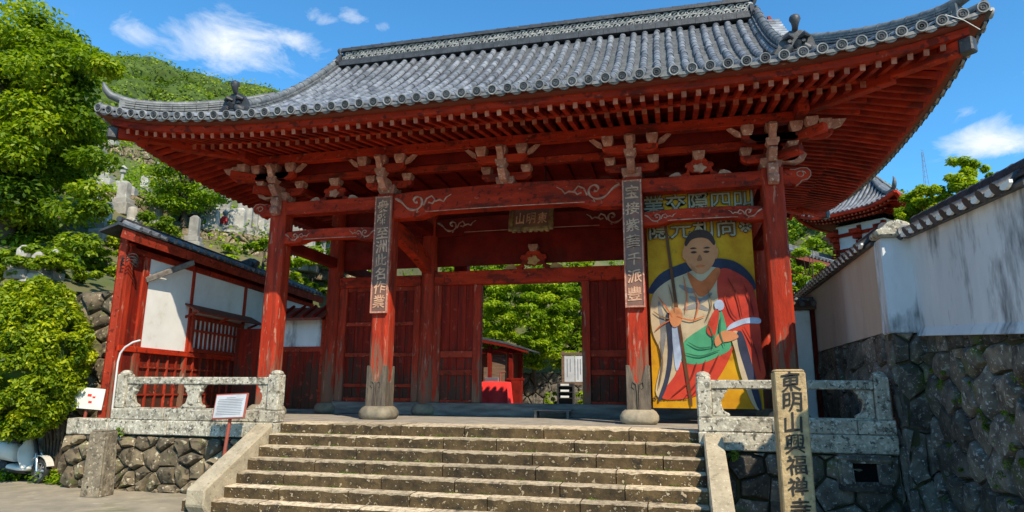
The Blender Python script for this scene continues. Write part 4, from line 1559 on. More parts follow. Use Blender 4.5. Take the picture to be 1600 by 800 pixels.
def glyph_mesh(ch, bold=.02, ext=.006):
    cu = bpy.data.curves.new('glyph', 'FONT'); cu.body = ch; cu.offset = bold; cu.extrude = ext; cu.resolution_u = 3
    ob = bpy.data.objects.new('glyph', cu); COL.objects.link(ob)
    bpy.context.view_layer.update()
    me = bpy.data.meshes.new_from_object(ob.evaluated_get(bpy.context.evaluated_depsgraph_get()))
    bpy.data.objects.remove(ob); bpy.data.curves.remove(cu)
    vs = np.array([v.co[:] for v in me.vertices]); lo, hi = vs.min(0), vs.max(0); c = (lo + hi) / 2
    sz = max(hi[0] - lo[0], hi[1] - lo[1]); 
    rr = random.Random(ord(ch[0]))
    for v in me.vertices:
        v.co = ((v.co.x - c[0]) / sz, (v.co.y - c[1]) / sz, v.co.z)
        # brush-like unevenness
        x, y = v.co.x, v.co.y
        v.co.x += .022 * math.sin(9 * y + rr.random() * .3) + .10 * y * .35
        v.co.y += .03 * math.sin(6 * x + 1.1) + .06 * x
    return me


def write_vertical(text, x, y, z_top, pitch, size, mat_, parent, sx=1.0, bold=.02, name='character'):
    for i, ch in enumerate(text):
        me = glyph_mesh(ch, bold); me.materials.clear(); me.materials.append(mat_)
        m4 = Mx.Translation(V((x + RND.uniform(-.008, .008), y, z_top - pitch * (i + .5)))) @ Mx.Rotation(math.pi / 2, 4, 'X') @ Mx.Rotation(RND.uniform(-.06, .06), 4, 'Z') @ Mx.Diagonal((size * sx, size * RND.uniform(.92, 1.05), 1, 1))
        inst(name, me, m4, parent)


def write_line(text, x, y, z, size, mat_, parent, bold=.0, name='lettering', ext=.002):
    me = glyph_row(text, bold, ext); me.materials.clear(); me.materials.append(mat_)
    m4 = Mx.Translation(V((x, y, z))) @ Mx.Rotation(math.pi / 2, 4, 'X') @ Mx.Diagonal((size, size, 1, 1))
    return inst(name, me, m4, parent)


def glyph_row(text, bold, ext):
    cu = bpy.data.curves.new('glyph', 'FONT'); cu.body = text; cu.offset = bold; cu.extrude = ext; cu.align_x = 'CENTER'; cu.resolution_u = 2
    ob = bpy.data.objects.new('glyph', cu); COL.objects.link(ob)
    bpy.context.view_layer.update()
    me = bpy.data.meshes.new_from_object(ob.evaluated_get(bpy.context.evaluated_depsgraph_get()))
    bpy.data.objects.remove(ob); bpy.data.curves.remove(cu)
    return me


write_vertical('東明山興福禅寺', 4.44, -3.204, .79, .243, .225, INK, np_, bold=.008)

# ------ couplet boards on the inner front columns
for x, text, lab in ((-HC, '衆雖至洲此名作業', 'carved couplet board hanging on the column nearer the white wing wall'), (HC, '宝接紫華千派豐', 'carved couplet board hanging on the column beside the painted banner')):
    t = thing('couplet_board', lab, 'board', (x, -.22, 2.0), 'couplet boards on the inner front columns')
    zc0, zc1 = 2.0, 4.33
    m = MB(); m.b2(x - .165, x + .165, -.245, -.187, zc0, zc1)
    m.build('panel', BOARD, t, bevel=.006)
    m = MB()
    for a, b in ((x - .175, x - .145), (x + .145, x + .175)):
        m.b2(a, b, -.262, -.20, zc0 - .012, zc1 + .012)
    m.b2(x - .144, x + .144, -.260, -.20, zc1 - .02, zc1 + .010); m.b2(x - .144, x + .144, -.260, -.20, zc0 - .010, zc0 + .02)
    m.build('frame', TIP, t, bevel=.004)
    n = len(text)
    write_vertical(text, x, -.249, zc1 - .06, (zc1 - zc0 - .14) / n, min(.25, (zc1 - zc0 - .14) / n * .92), GOLD, t, sx=1.0, bold=.012)

# ------ name board hung inside the gate
t = thing('gilt_name_board', 'old gilt-framed name board hanging under the main beam', 'board', (.27, 1.2, 3.9))
R = Mx.Rotation(-.25, 3, 'X')
m = MB(); m.box((.27, 1.2, 4.12), (.80, .04, .46), R); m.build('panel', BOARD, t)
m = MB()
for dx, dz, w, h in ((-.43, 0, .10, .60), (.43, 0, .10, .60), (0, .27, .76, .09), (0, -.27, .76, .09)):
    c = V((.27, 1.2, 4.12)) + R @ V((dx, -.02, dz)); m.box(c, (w, .07, h), R)
for k in range(7):
    c = V((.27, 1.2, 4.12)) + R @ V((-.36 + k * .12, -.02, -.325)); m.box(c, (.08, .05, .04), R)
m.build('frame', mat('tarnished_gilt', (.33, .20, .07), (.12, .06, .03), 9, .5, .5, 20), t, bevel=.01)
for k, ch in enumerate('山明東'):
    me = glyph_mesh(ch, .01); me.materials.clear(); me.materials.append(GOLD)
    c = V((.27, 1.2, 4.12)) + R @ V((-.24 + k * .24, -.024, -.02))
    inst('character', me, Mx.Translation(c) @ Mx.Rotation(math.pi / 2 - .25, 4, 'X') @ Mx.Diagonal((.2, .26, 1, 1)), t)
m = MB()
for dx in (-.3, .3):
    m.beam((.27 + dx, 1.2 + .05, 4.36), (.27 + dx, 1.28, 5.34), .03, .03, (0, 1, 0))
m.build('hanger', BLACK, t)

# ------ printed banner in the right bay: plain robed figure, flat print built as thin layers
ban = thing('hanging_banner', 'tall yellow printed banner of a seated robed figure with staff', 'banner', (3.6, .25, .26))
BY = .25


def bpx(px, py):
    x = 2.70 + (px - 1013 - (py - 350) * .024) / 166 * 1.83
    z = .26 + (637 - py) / 337 * 3.94
    return x, z


def print_mat(name, c, c2=None):
    return mat(name, c, c2 or tuple(x * .55 for x in c), 2.2, .6, .10, 3, rnd=.0, spec=.15, stain=(c[0] * .45, c[1] * .45, c[2] * .45, .6), stain_scale=3.0, stain_t=.55)


def bwave(x, z):
    return .012 * math.sin(z * 3.1 + x) + .008 * math.sin(x * 5 + z * 1.7)


m = MB(); nx, nz = 10, 22; vs = []
for k, dy in ((0, 0), (1, .006)):
    for j in range(nz + 1):
        for i in range(nx + 1):
            x = 2.68 + 1.85 * i / nx; z = .26 + 4.0 * j / nz
            vs.append((x, BY + bwave(x, z) + dy, z))
fs = []
o2 = (nx + 1) * (nz + 1)
for j in range(nz):
    for i in range(nx):
        b = j * (nx + 1) + i
        fs.append((b, b + 1, b + nx + 2, b + nx + 1)); fs.append((o2 + b, o2 + b + nx + 1, o2 + b + nx + 2, o2 + b + 1))
m.add(vs, fs)
m.build('cloth', print_mat('banner_yellow', (.55, .28, .008), (.40, .17, .005)), ban, smooth=60)


def layer(name, pts, mat_, lv):
    pp = []
    for i in range(len(pts)):       # Catmull-Rom outline
        p0, p1, p2, p3 = (V((*pts[(i + k - 1) % len(pts)], 0)) for k in range(4))
        for t in (0, .25, .5, .75):
            pp.append(.5 * ((2 * p1) + (p2 - p0) * t + (2 * p0 - 5 * p1 + 4 * p2 - p3) * t * t + (3 * p1 - p0 - 3 * p2 + p3) * t ** 3))
    mm = MB()
    pts3 = []
    for p in pp:
        x, z = bpx(p.x, p.y)
        pts3.append((x, BY - .022 - lv * .004, z))
    mm.extr(pts3, (0, .0015, 0))
    return mm.build(name, mat_, ban)


P_BEIGE = print_mat('print_beige', (.46, .36, .23), (.36, .27, .16)); P_RED = print_mat('print_red', (.50, .05, .02), (.36, .03, .02))
P_GREEN = print_mat('print_green', (.07, .30, .15), (.05, .22, .11)); P_NAVY = print_mat('print_navy', (.035, .04, .07))
P_SKIN = print_mat('print_skin', (.50, .20, .085), (.40, .15, .06)); P_BLUE = print_mat('print_pale_blue', (.40, .47, .60)); P_BROWN = print_mat('print_brown', (.12, .05, .02))
P_BROWN2 = print_mat('print_skin_shade', (.27, .10, .045)); P_HAIR = print_mat('print_dark', (.05, .03, .025)); P_ORANGE = print_mat('print_orange', (.55, .14, .04))
layer('chair_back', [(1013, 462), (1030, 434), (1064, 418), (1105, 410), (1150, 416), (1176, 440), (1179, 462), (1140, 452), (1096, 448), (1050, 456)], P_NAVY, 0)
layer('robe', [(1018, 470), (1040, 446), (1070, 434), (1100, 424), (1130, 430), (1138, 470), (1120, 505), (1072, 545), (1060, 580), (1036, 620), (1022, 612), (1032, 560), (1018, 520)], P_BEIGE, 1)
layer('mantle', [(1128, 428), (1150, 432), (1176, 455), (1184, 500), (1187, 560), (1190, 588), (1176, 596), (1150, 560), (1140, 530), (1126, 490), (1122, 455)], P_RED, 1.5)
layer('skirt', [(1052, 590), (1066, 566), (1100, 568), (1142, 545), (1128, 580), (1100, 612), (1060, 624), (1030, 620)], P_RED, 2)
layer('sash', [(1064, 552), (1072, 534), (1112, 508), (1126, 490), (1136, 524), (1140, 548), (1122, 560), (1090, 572), (1066, 568)], P_GREEN, 3)
layer('sleeve_hem', [(1040, 500), (1048, 500), (1050, 560), (1042, 600), (1030, 626), (1027, 622), (1038, 590), (1043, 550)], P_NAVY, 4)
layer('sleeve_lining', [(1050, 512), (1062, 518), (1064, 560), (1056, 582), (1052, 560)], P_BLUE, 4)
layer('cuff', [(1134, 522), (1142, 512), (1164, 504), (1184, 504), (1185, 512), (1164, 512), (1144, 519)], P_BLUE, 4)
layer('second_sleeve', [(1140, 528), (1152, 524), (1166, 550), (1180, 630), (1170, 632), (1154, 590), (1146, 552)], P_BEIGE, 4)
layer('second_hem', [(1150, 526), (1158, 526), (1168, 560), (1182, 630), (1175, 632), (1160, 580), (1152, 550)], P_NAVY, 5)
layer('collar', [(1076, 430), (1098, 446), (1120, 426), (1128, 432), (1112, 460), (1096, 470), (1084, 456)], P_ORANGE, 3)
layer('head', [(1097, 366), (1112, 370), (1121, 384), (1123, 402), (1117, 420), (1105, 432), (1096, 434), (1086, 430), (1076, 418), (1071, 402), (1073, 384), (1082, 370)], P_SKIN, 4)
layer('cap', [(1097, 364), (1113, 369), (1121, 383), (1119, 390), (1110, 380), (1097, 377), (1084, 380), (1075, 390), (1073, 383), (1082, 369)], P_HAIR, 5)
layer('left_ear', [(1070, 394), (1074, 400), (1073, 412), (1069, 406)], P_SKIN, 5)
layer('right_ear', [(1124, 394), (1126, 402), (1122, 412), (1120, 402)], P_SKIN, 5)
for nm, pts in (('brow', [(1081, 394), (1086, 392), (1092, 394), (1086, 395)]), ('brow', [(1102, 394), (1108, 392), (1113, 394), (1108, 395)]), ('eye', [(1082, 400), (1087, 398), (1092, 400), (1087, 402)]),
                ('eye', [(1102, 400), (1107, 398), (1112, 400), (1107, 402)]), ('mouth', [(1089, 422), (1097, 420), (1105, 422), (1097, 424)]), ('nose_line', [(1096, 404), (1100, 412), (1095, 414), (1092, 412)])):
    layer(nm, pts, {'mouth': P_ORANGE, 'nose_line': P_BROWN2}.get(nm, P_HAIR), 6)
layer('staff', [(1039, 345), (1043, 345), (1052, 420), (1062, 500), (1070, 560), (1079, 626), (1075, 628), (1065, 560), (1057, 500), (1047, 420)], P_BROWN, 7)
layer('hand', [(1046, 496), (1053, 486), (1063, 488), (1067, 500), (1062, 512), (1053, 516), (1047, 508)], P_SKIN, 8)
layer('hand', [(1116, 534), (1128, 523), (1144, 524), (1152, 532), (1140, 538), (1128, 540), (1118, 546)], P_SKIN, 8)
layer('clasp', [(1118, 478), (1128, 476), (1132, 486), (1126, 492), (1118, 488)], P_BLUE, 8)
layer('tassel', [(1118, 490), (1124, 496), (1116, 530), (1104, 524), (1108, 508)], P_RED, 8)
# drapery folds and brush shading of the print
P_FOLD = print_mat('print_fold', (.20, .13, .07)); P_FOLDRED = print_mat('print_fold_red', (.22, .02, .012)); P_FOLDGREEN = print_mat('print_fold_green', (.03, .14, .075)); P_ASH = print_mat('print_ash', (.22, .21, .20))


def stroke(pts, w, mat_, lv):
    n = len(pts)
    up_ = []; dn = []
    for i, (x, y) in enumerate(pts):
        a = pts[max(i - 1, 0)]; b = pts[min(i + 1, n - 1)]
        L_ = math.hypot(b[0] - a[0], b[1] - a[1]) or 1
        nx_, ny_ = -(b[1] - a[1]) / L_, (b[0] - a[0]) / L_
        ww = w * (.25 + math.sin(math.pi * (i + .3) / (n - .4)))
        up_.append((x + nx_ * ww, y + ny_ * ww)); dn.append((x - nx_ * ww, y - ny_ * ww))
    layer('fold_line', up_ + dn[::-1], mat_, lv)


for i, pts in enumerate((((1030, 470), (1044, 490), (1050, 500)), ((1022, 492), (1034, 500), (1046, 503)), ((1024, 520), (1034, 512), (1046, 506)), ((1046, 452), (1052, 476), (1054, 492)), ((1070, 440), (1074, 466), (1072, 492)),
                         ((1030, 540), (1034, 570), (1028, 605)), ((1084, 460), (1092, 480), (1086, 505)), ((1108, 462), (1112, 484), (1104, 505)), ((1060, 500), (1080, 506), (1100, 500)))):
    stroke(pts, .9, P_FOLD if i % 2 else P_ORANGE, 8.5 + i * .11)
for i, pts in enumerate((((1080, 470), (1096, 476), (1112, 466)), ((1070, 488), (1090, 484), (1106, 490)), ((1030, 480), (1036, 520), (1032, 560)), ((1064, 452), (1080, 460), (1094, 458)))):
    stroke(pts, 3.4, P_ASH, 2.2 + i * .12)
for i, pts in enumerate((((1140, 445), (1152, 470), (1158, 500)), ((1164, 455), (1172, 480), (1176, 500)), ((1134, 470), (1142, 495), (1150, 505)), ((1162, 520), (1176, 550), (1182, 580)), ((1086, 572), (1076, 596), (1050, 618)), ((1120, 560), (1104, 590), (1080, 616)), ((1100, 568), (1092, 592), (1070, 618)))):
    stroke(pts, 1.0, P_FOLDRED, 9.6 + i * .1)
for i, pts in enumerate((((1076, 540), (1092, 548), (1112, 546)), ((1072, 556), (1094, 560), (1120, 552)), ((1108, 516), (1114, 534), (1112, 548)), ((1126, 504), (1124, 526), (1130, 544)))):
    stroke(pts, .9, P_FOLDGREEN, 10.4 + i * .1)
P_WHITE = print_mat('print_white', (.34, .29, .20))
for nm, mt, bo, yy in (('lettering_outline', INK, .075, .030), ('lettering', P_WHITE, .018, .036)):
    write_line('隠元和尚※', 3.62, BY - yy, 3.34, .40, mt, ban, bold=bo * .5, name=nm)
    write_line('業交隠四叫', 3.62, BY - yy, 3.82, .40, mt, ban, bold=bo * .5, name=nm)
write_line('© 062 禅師画像', 2.98, BY - .026, .40, .085, INK, ban, bold=.02)
m = MB(); m.tube([(2.62, BY, 4.27), (4.60, BY, 4.27)], .022, 8); m.build('top_batten', TIMBER, ban)
m = MB()
for x in (2.75, 4.45):
    m.beam((x, BY, 4.27), (x, .06, 4.36), .012, .012)
m.build('tie_cord', BLACK, ban)

# ------ white plastered hut on the left
HO = V((-7.14, -1.58, 0)); HD = V((-.12, .993, 0)).normalized(); HN = V((HD.y, -HD.x, 0))


def hp_(s, n_, z):
    return HO + HD * s + HN * n_ + V((0, 0, z))


hut = thing('plastered_wing_wall', 'roofed white plastered wing wall with red timber frame and barred window', 'wall', tuple(HO + HD * 4))


def hbox(name, s0, s1, n0, n1, z0, z1, mat_, parent=None, bevel=.006):
    mm = MB()
    R_ = Mx((HN, HD, V((0, 0, 1)))).transposed()
    mm.box(hp_((s0 + s1) / 2, (n0 + n1) / 2, (z0 + z1) / 2), (n1 - n0, s1 - s0, z1 - z0), R_)
    return mm.build(name, mat_, parent or hut, bevel=bevel)


HL = 8.6
for s0, s1, zt in ((.0, .16, 3.30), (.46, .64, 3.12), (2.12, 2.20, 3.12), (4.38, 4.48, 3.12), (6.4, 6.5, 3.12), (8.4, 8.6, 3.12)):
    hbox('post', s0, s1, -.10, .035, -.012, zt, REDCOL)
for s0, s1 in ((.16, .46),):
    hbox('plank', s0, s1, -.06, .0, .0, 3.12, REDPANEL)
for (s0, s1), m_ in zip(((.64, 2.12), (2.20, 4.38), (4.48, 6.4), (6.5, 8.4)), (PLASTER,) * 4):
    if s0 == 2.20:
        hbox('plaster_panel', s0, s1, -.05, .0, 2.16, 3.12, m_, bevel=0)
    else:
        hbox('plaster_panel', s0, s1, -.05, .0, 1.33, 3.12, m_, bevel=0)
hbox('wall_beam', 0, HL, -.10, .05, 3.12, 3.24, RED)
hbox('sill_beam', .0, HL, -.10, .05, 1.22, 1.33, RED)
hbox('back_wall', 0, HL, -.16, -.11, .0, 3.2, REDDARK, bevel=0)
# red lattice below
k = 0
s = .70
while s < 6.4:
    hbox('lattice_bar', s, s + .034, -.055, -.015, .12, 1.22, REDOLD, bevel=0); s += .30
for z in (.12, .39, .66, .93):
    hbox('lattice_rail', .64, 6.4, -.055, -.019, z, z + .036, REDOLD, bevel=0)
hbox('lattice_board', .64, 8.4, -.10, -.055, .0, 1.22, REDPANEL, bevel=0)
# barred window with awning
w = hbox('window', 2.20, 4.38, -.10, -.06, 1.33, 2.16, GLASSDARK, bevel=0)
for s0, s1, z0, z1 in ((2.20, 2.30, 1.33, 2.16), (4.28, 4.38, 1.33, 2.16), (2.30, 4.28, 1.33, 1.42), (2.30, 4.28, 2.07, 2.16), (2.30, 4.28, 1.80, 1.84)):
    hbox('window_frame', s0, s1, -.05, .07, z0, z1, REDOLD, w)
for i in range(11):
    s0 = 2.36 + i * .175
    hbox('window_bar', s0, s0 + .05, -.035, .0, 1.42, 2.07, REDOLD, w, bevel=0)
hbox('window_shutter', 2.30, 4.28, -.058, -.045, 1.42, 2.07, PLASTER, w, bevel=0)
mm = MB()
mm.add([hp_(1.96, -.02, 2.36), hp_(4.86, -.02, 2.36), hp_(4.86, .34, 2.16), hp_(1.96, .34, 2.16), hp_(1.96, -.02, 2.40), hp_(4.86, -.02, 2.40), hp_(4.86, .36, 2.20), hp_(1.96, .36, 2.20)],
       [(0, 3, 2, 1), (4, 5, 6, 7), (0, 1, 5, 4), (1, 2, 6, 5), (2, 3, 7, 6), (3, 0, 4, 7)])
mm.build('awning', BROWNRED, hut, bevel=.006)
for s0 in (2.02, 3.3, 4.72):
    mm = MB(); mm.beam(hp_(s0, 0, 2.08), hp_(s0, .26, 2.19), .04, .05); mm.build('awning_bracket', REDOLD, hut)
# roof: deep red fascia, rafters and dark tiles, a narrow saddle over the wall
mm = MB(); prof_ = [(.28, 3.26), (.30, 3.46), (.02, 3.56), (-.02, 3.36)]
mm.extr([hp_(-.25, n_, z) for n_, z in prof_], HD * (HL + .4)); mm.build('fascia', REDOLD, hut, bevel=.008)
mm = MB(); mm.extr([hp_(-.3, n_, z) for n_, z in ((.34, 3.465), (.34, 3.50), (-.05, 3.66), (-.44, 3.50), (-.44, 3.46), (-.05, 3.60))], HD * (HL + .5))
rf = mm.build('roof', DARKTILE, hut)
mm = MB()
for i in range(33):
    p = hp_(-.2 + i * .27, .36, 3.515); q = hp_(-.2 + i * .27, -.05, 3.68)
    mm.tube([p, q], .05, 7)
mm.build('cover_tiles', TILE, rf, smooth=40)
mm = MB(); mm.tube([hp_(-.3, -.05, 3.71), hp_(HL + .2, -.05, 3.71)], .06, 8); mm.build('ridge_roll', DARKTILE, rf, smooth=40)
mm = MB()
p = hp_(4.3, .10, 3.68)
mm.box(p, (.34, .26, .12)); mm.tube([p + V((-.2, 0, .06)), p + V((0, .05, .14)), p + V((.2, 0, .06))], .07, 8); mm.tube([p + V((.1, 0, .1)), p + V((.26, 0, .02))], .09, 8)
mm.build('roof_ornament', DARKTILE, rf, smooth=40)
R_ = Mx((HN, HD, V((0, 0, 1)))).transposed()
mm = MB(); mm.box(hp_(-.03, -.08, 1.69), (.14, .05, 3.42), R_); mm.build('end_board', REDOLD, hut, bevel=.006)
mm = MB(); mm.box(hp_(HL, -.08, 1.7), (.16, .06, 3.4), R_); mm.build('far_end_wall', REDDARK, hut)
mm = MB(); mm.box(hp_(HL / 2, -.185, 1.7), (.04, HL, 3.4), R_); mm.build('rear_wall', REDDARK, hut)
# weathered bracket arm across the first panel
mm = MB(); mm.beam(hp_(.55, .02, 2.66), hp_(1.60, .32, 3.22), .10, .11); mm.build('bracket_arm', GREYWOOD, hut, bevel=.012)
# iron loops and cable at the corner
mm = MB()
for r_ in range(3):
    pts = [hp_(-.06 - .10 * math.cos(t) * (1 + .1 * r_), .10 + .16 * math.sin(t), 3.0 - .06 * r_ + .06 * math.sin(t * 2)) for t in [i * .55 for i in range(12)]]
    mm.tube(pts, .012, 5)
mm.build('cable_coil', BLACK, hut, smooth=60)
# wall lamp or conduit at the corner
t = thing('bent_conduit', 'bent pale grey conduit pipe rising beside the end of the wing wall', 'pipe', (-6.86, -1.80, GZ))
mm = MB(); mm.tube([(-6.78, -1.83, GZ), (-6.80, -1.83, .3), (-6.82, -1.82, 1.0), (-6.81, -1.80, 1.16), (-6.74, -1.78, 1.27), (-6.62, -1.74, 1.36), (-6.50, -1.70, 1.40)], .018, 10)
mm.build('pipe', PIPE, t, smooth=60)
mm = MB(); mm.tube([(-6.80, -1.80, .3), (-6.80, -1.62, .3)], .012, 6); mm.b2(-6.84, -6.76, -1.64, -1.55, .26, .34); mm.build('pipe_clip', PIPE, t)

t = thing('low_bench', 'low plank bench standing against the threshold of the gateway', 'bench', (.55, 2.0, 0))
m = MB(); m.b2(.15, .98, 1.80, 2.14, .135, .165); m.build('top', GREYWOOD, t, bevel=.006)
for xx in (.20, .88):
    m = MB(); m.b2(xx, xx + .05, 1.82, 2.12, -.012, .135); m.build('leg', GREYWOOD, t)

# ------ small roofed side door between hut and gate
sd_ = thing('roofed_side_door', 'small red side door with narrow tiled roof between the white wing wall and the gate', 'door', (-5.7, D, 0))
x0, x1 = -6.35, -5.05
m = MB(); m.b2(x0, x0 + .1, D - .06, D + .06, -.012, 2.2); m.build('post', REDOLD, sd_)
m = MB(); m.b2(x1 - .1, x1, D - .06, D + .06, -.012, 2.2); m.build('post', REDOLD, sd_)
m = MB(); m.b2(x0 + .1, x1 - .1, D - .03, D + .03, 1.55, 2.2); m.build('plaster_panel', OLDPLASTER, sd_)
m = MB(); m.b2(x0 + .1, x1 - .1, D - .05, D + .05, 1.43, 1.55); m.build('lintel', REDOLD, sd_)
for i in range(5):
    a = x0 + .1 + i * (x1 - x0 - .2) / 5
    m = MB(); m.b2(a + .004, a + (x1 - x0 - .2) / 5 - .004, D - .025, D + .02, .08, 1.43); m.build('plank', REDPANEL, sd_)
m = MB(); m.b2(x0 + .1, x1 - .1, D - .04, D + .04, -.012, .08); m.build('sill', GREYWOOD, sd_)
m = MB(); m.extr([(x0 - .12, D - .45, 2.20), (x0 - .12, D, 2.50), (x0 - .12, D + .4, 2.2), (x0 - .12, D + .4, 2.16), (x0 - .12, D, 2.42), (x0 - .12, D - .45, 2.14)], (x1 - x0 + .2, 0, 0)); m.build('roof', BROWNRED, sd_)
for i in range(5):
    a = x0 + i * .3
    m = MB(); m.tube([(a, D - .47, 2.23), (a + .08, D, 2.54)], .035, 6); m.build('roof_batten', REDDARK, sd_)
m = MB(); m.b2(-7.5, x0, D - .05, D + .05, -.012, 2.0); m.build('wing_wall', REDPANEL, sd_)

# ------ left foreground furniture
t = thing('information_sign', 'small framed grey notice on a red post in front of the rubble wall', 'sign', (-3.85, -2.62, GZ))
m = MB(); m.tube([(-3.84, -2.60, GZ), (-3.82, -2.60, -.4), (-3.78, -2.60, .08)], .028, 10); m.build('post', REDPOST, t, smooth=60)
Rt = Mx.Rotation(-.22, 3, 'X') @ Mx.Rotation(-.05, 3, 'Y')
c = V((-3.78, -2.62, .26))
m = MB(); m.box(c, (.58, .03, .40), Rt); m.build('frame', REDPOST, t, bevel=.006)
m = MB(); m.box(c + Rt @ V((0, -.018, 0)), (.53, .008, .355), Rt); pn = m.build('notice', SIGNGREY, t)
m = MB()
for i in range(11):
    z = .13 - i * .026
    m.box(c + Rt @ V((RND.uniform(-.01, .01), -.0235, z)), (.44 if i else .16, .002, .008), Rt)
m.build('notice_lines', TEXTGREY, pn)
t = thing('white_notice_sign', 'white notice board on a slanted red post beside the hedge', 'sign', (-7.6, -1.75, GZ))
m = MB(); m.tube([(-7.60, -1.72, GZ), (-7.46, -1.74, .1), (-7.40, -1.75, .5)], .03, 8); m.build('post', REDPOST, t, smooth=60)
c = V((-7.40, -1.79, .34)); Rt = Mx.Rotation(.35, 3, 'Z') @ Mx.Rotation(.08, 3, 'Y')
m = MB(); m.box(c, (.54, .025, .38), Rt); m.build('board', SIGNWHITE, t, bevel=.006)
m = MB()
for dx, dz, r_ in ((.02, .06, .035), (.10, .03, .025), (.05, -.06, .03)):
    m.box(c + Rt @ V((dx, -.0145, dz)), (r_ * 2, .003, r_ * 1.3), Rt)
m.build('red_mark', REDCLOTH, t)
t = thing('stone_bollard', 'short square weathered stone pillar at the street edge, near the parked scooter', 'pillar', (-6.0, -2.7, GZ))
m = MB(); R_ = Mx.Rotation(.15, 3, 'Z')
m.box((-6.02, -2.72, GZ + .50), (.36, .34, 1.04), R_, taper=(.86, .86)); m.build('shaft', BOLLARD, t, bevel=.03, jitter=.008, segs=2)
m = MB(); m.lathe([(.014, 0), (.014, .01)], (-6.03, -2.90, GZ + .16), 8, Mx.Rotation(math.pi / 2, 3, 'X')); m.build('drill_hole', BLACK, t)


# ------ scooter
def scooter():
    t = thing('parked_scooter', 'white motor scooter parked under the green hedge', 'scooter', (-8.75, -1.75, GZ))
    O = V((-8.16, -1.86, GZ)); f = V((.985, -.17, 0)).normalized(); sd = V((-f.y, f.x, 0))

    def S(a, b, z):          # a: back from the front axle, b: sideways, z up
        return O - f * a + sd * b + V((0, 0, z))

    def wheel(a, r_, parent_name):
        mm = MB(); n = 22
        ax = sd
        prof_ = [(r_ - .07, -.04), (r_ - .015, -.045), (r_, -.02), (r_, .02), (r_ - .015, .045), (r_ - .07, .04)]
        Rw = Mx((f, V((0, 0, 1)), -sd)).transposed()
        vs = []; 
        for rr, w_ in prof_:
            for j in range(n):
                a_ = 2 * math.pi * j / n
                vs.append(S(a, 0, r_) + Rw @ V((rr * math.cos(a_), rr * math.sin(a_), w_)))
        fs = [(i * n + j, i * n + (j + 1) % n, ((i + 1) % 6) * n + (j + 1) % n, ((i + 1) % 6) * n + j) for i in range(6) for j in range(n)]
        mm.add(vs, fs)
        w_ = mm.build('wheel', BLACK, t, smooth=50)
        mm = MB()
        mm.lathe([(r_ - .07, -.02), (r_ - .07, .02), (r_ - .09, .02), (r_ - .09, -.02)], S(a, 0, r_), n, Rw)
        for k in range(5):
            a_ = 2 * math.pi * k / 5
            mm.beam(S(a, 0, r_), S(a, 0, r_) + Rw @ V(((r_ - .08) * math.cos(a_), (r_ - .08) * math.sin(a_), 0)), .035, .03, tuple(sd))
        mm.lathe([(.045, -.05), (.05, 0), (.045, .05)], S(a, 0, r_), 12, Rw)
        mm.build('rim', STEEL, w_, smooth=40)
        return w_
    wheel(0, .215, 'front'); wheel(1.22, .215, 'rear')

    def loft(name, secs, mat_, smooth_=70):
        """Sections: (a, z, half width, half height) super-ellipses swept from back to front."""
        mm = MB(); n = 14; vs = []
        for (a, z, w_, h_, tilt) in secs:
            for j in range(n):
                a_ = 2 * math.pi * j / n
                cx, cz = math.cos(a_), math.sin(a_)
                e = (abs(cx) ** 3 + abs(cz) ** 3) ** (-1 / 3)
                vs.append(S(a + cz * e * h_ * tilt, cx * e * w_, z + cz * e * h_))
        k_ = len(secs)
        fs = [(i * n + j, i * n + (j + 1) % n, (i + 1) * n + (j + 1) % n, (i + 1) * n + j) for i in range(k_ - 1) for j in range(n)]
        fs += [tuple(range(n - 1, -1, -1)), tuple(range((k_ - 1) * n, k_ * n))]
        mm.add(vs, fs)
        return mm.build(name, mat_, t, smooth=smooth_)
    loft('rear_body', [(1.66, .62, .05, .05, 0), (1.58, .60, .13, .10, 0), (1.30, .56, .19, .16, 0), (1.0, .53, .19, .17, 0), (.78, .50, .15, .16, 0), (.70, .46, .10, .12, 0)], WHITEPAINT)
    loft('seat', [(1.52, .74, .08, .03, 0), (1.45, .755, .13, .05, 0), (1.1, .75, .14, .055, 0), (.80, .73, .12, .05, 0), (.72, .70, .06, .03, 0)], BLACK)
    loft('footboard', [(.80, .26, .14, .05, 0), (.50, .24, .15, .045, 0), (.28, .25, .14, .05, 0), (.20, .28, .10, .04, 0)], WHITEPAINT)
    loft('underside', [(1.1, .24, .12, .09, 0), (.7, .20, .13, .06, 0), (.3, .20, .11, .05, 0)], BLACK)
    # leg shield, leaning back, and steering column
    mm = MB()
    prof_ = []
    for i in range(9):
        z = .26 + i * .07; a = .26 + .035 * i * .0 + .16 - .02 * i if False else .25 + .018 * i
        w_ = .16 + .06 * math.sin(math.pi * min(1, i / 6)) - .035 * max(0, i - 5)
        prof_.append((a, z, w_))
    vs = []
    for a, z, w_ in prof_:
        for b_, da in ((-w_, .05), (-w_ * .5, .0), (0, -.02), (w_ * .5, .0), (w_, .05)):
            vs.append(S(a + da, b_, z))
    for a, z, w_ in prof_:
        for b_, da in ((-w_, .065), (-w_ * .5, .025), (0, .005), (w_ * .5, .025), (w_, .065)):
            vs.append(S(a + da, b_, z))
    fs = []
    for i in range(8):
        for j in range(4):
            b_ = i * 5 + j
            fs.append((b_, b_ + 1, b_ + 6, b_ + 5)); fs.append((45 + b_, 45 + b_ + 5, 45 + b_ + 6, 45 + b_ + 1))
    for i in range(8):
        fs.append((i * 5, i * 5 + 5, 45 + i * 5 + 5, 45 + i * 5)); fs.append((i * 5 + 4, 45 + i * 5 + 4, 45 + i * 5 + 9, i * 5 + 9))
    mm.add(vs, fs); mm.build('leg_shield', WHITEPAINT, t, smooth=60)
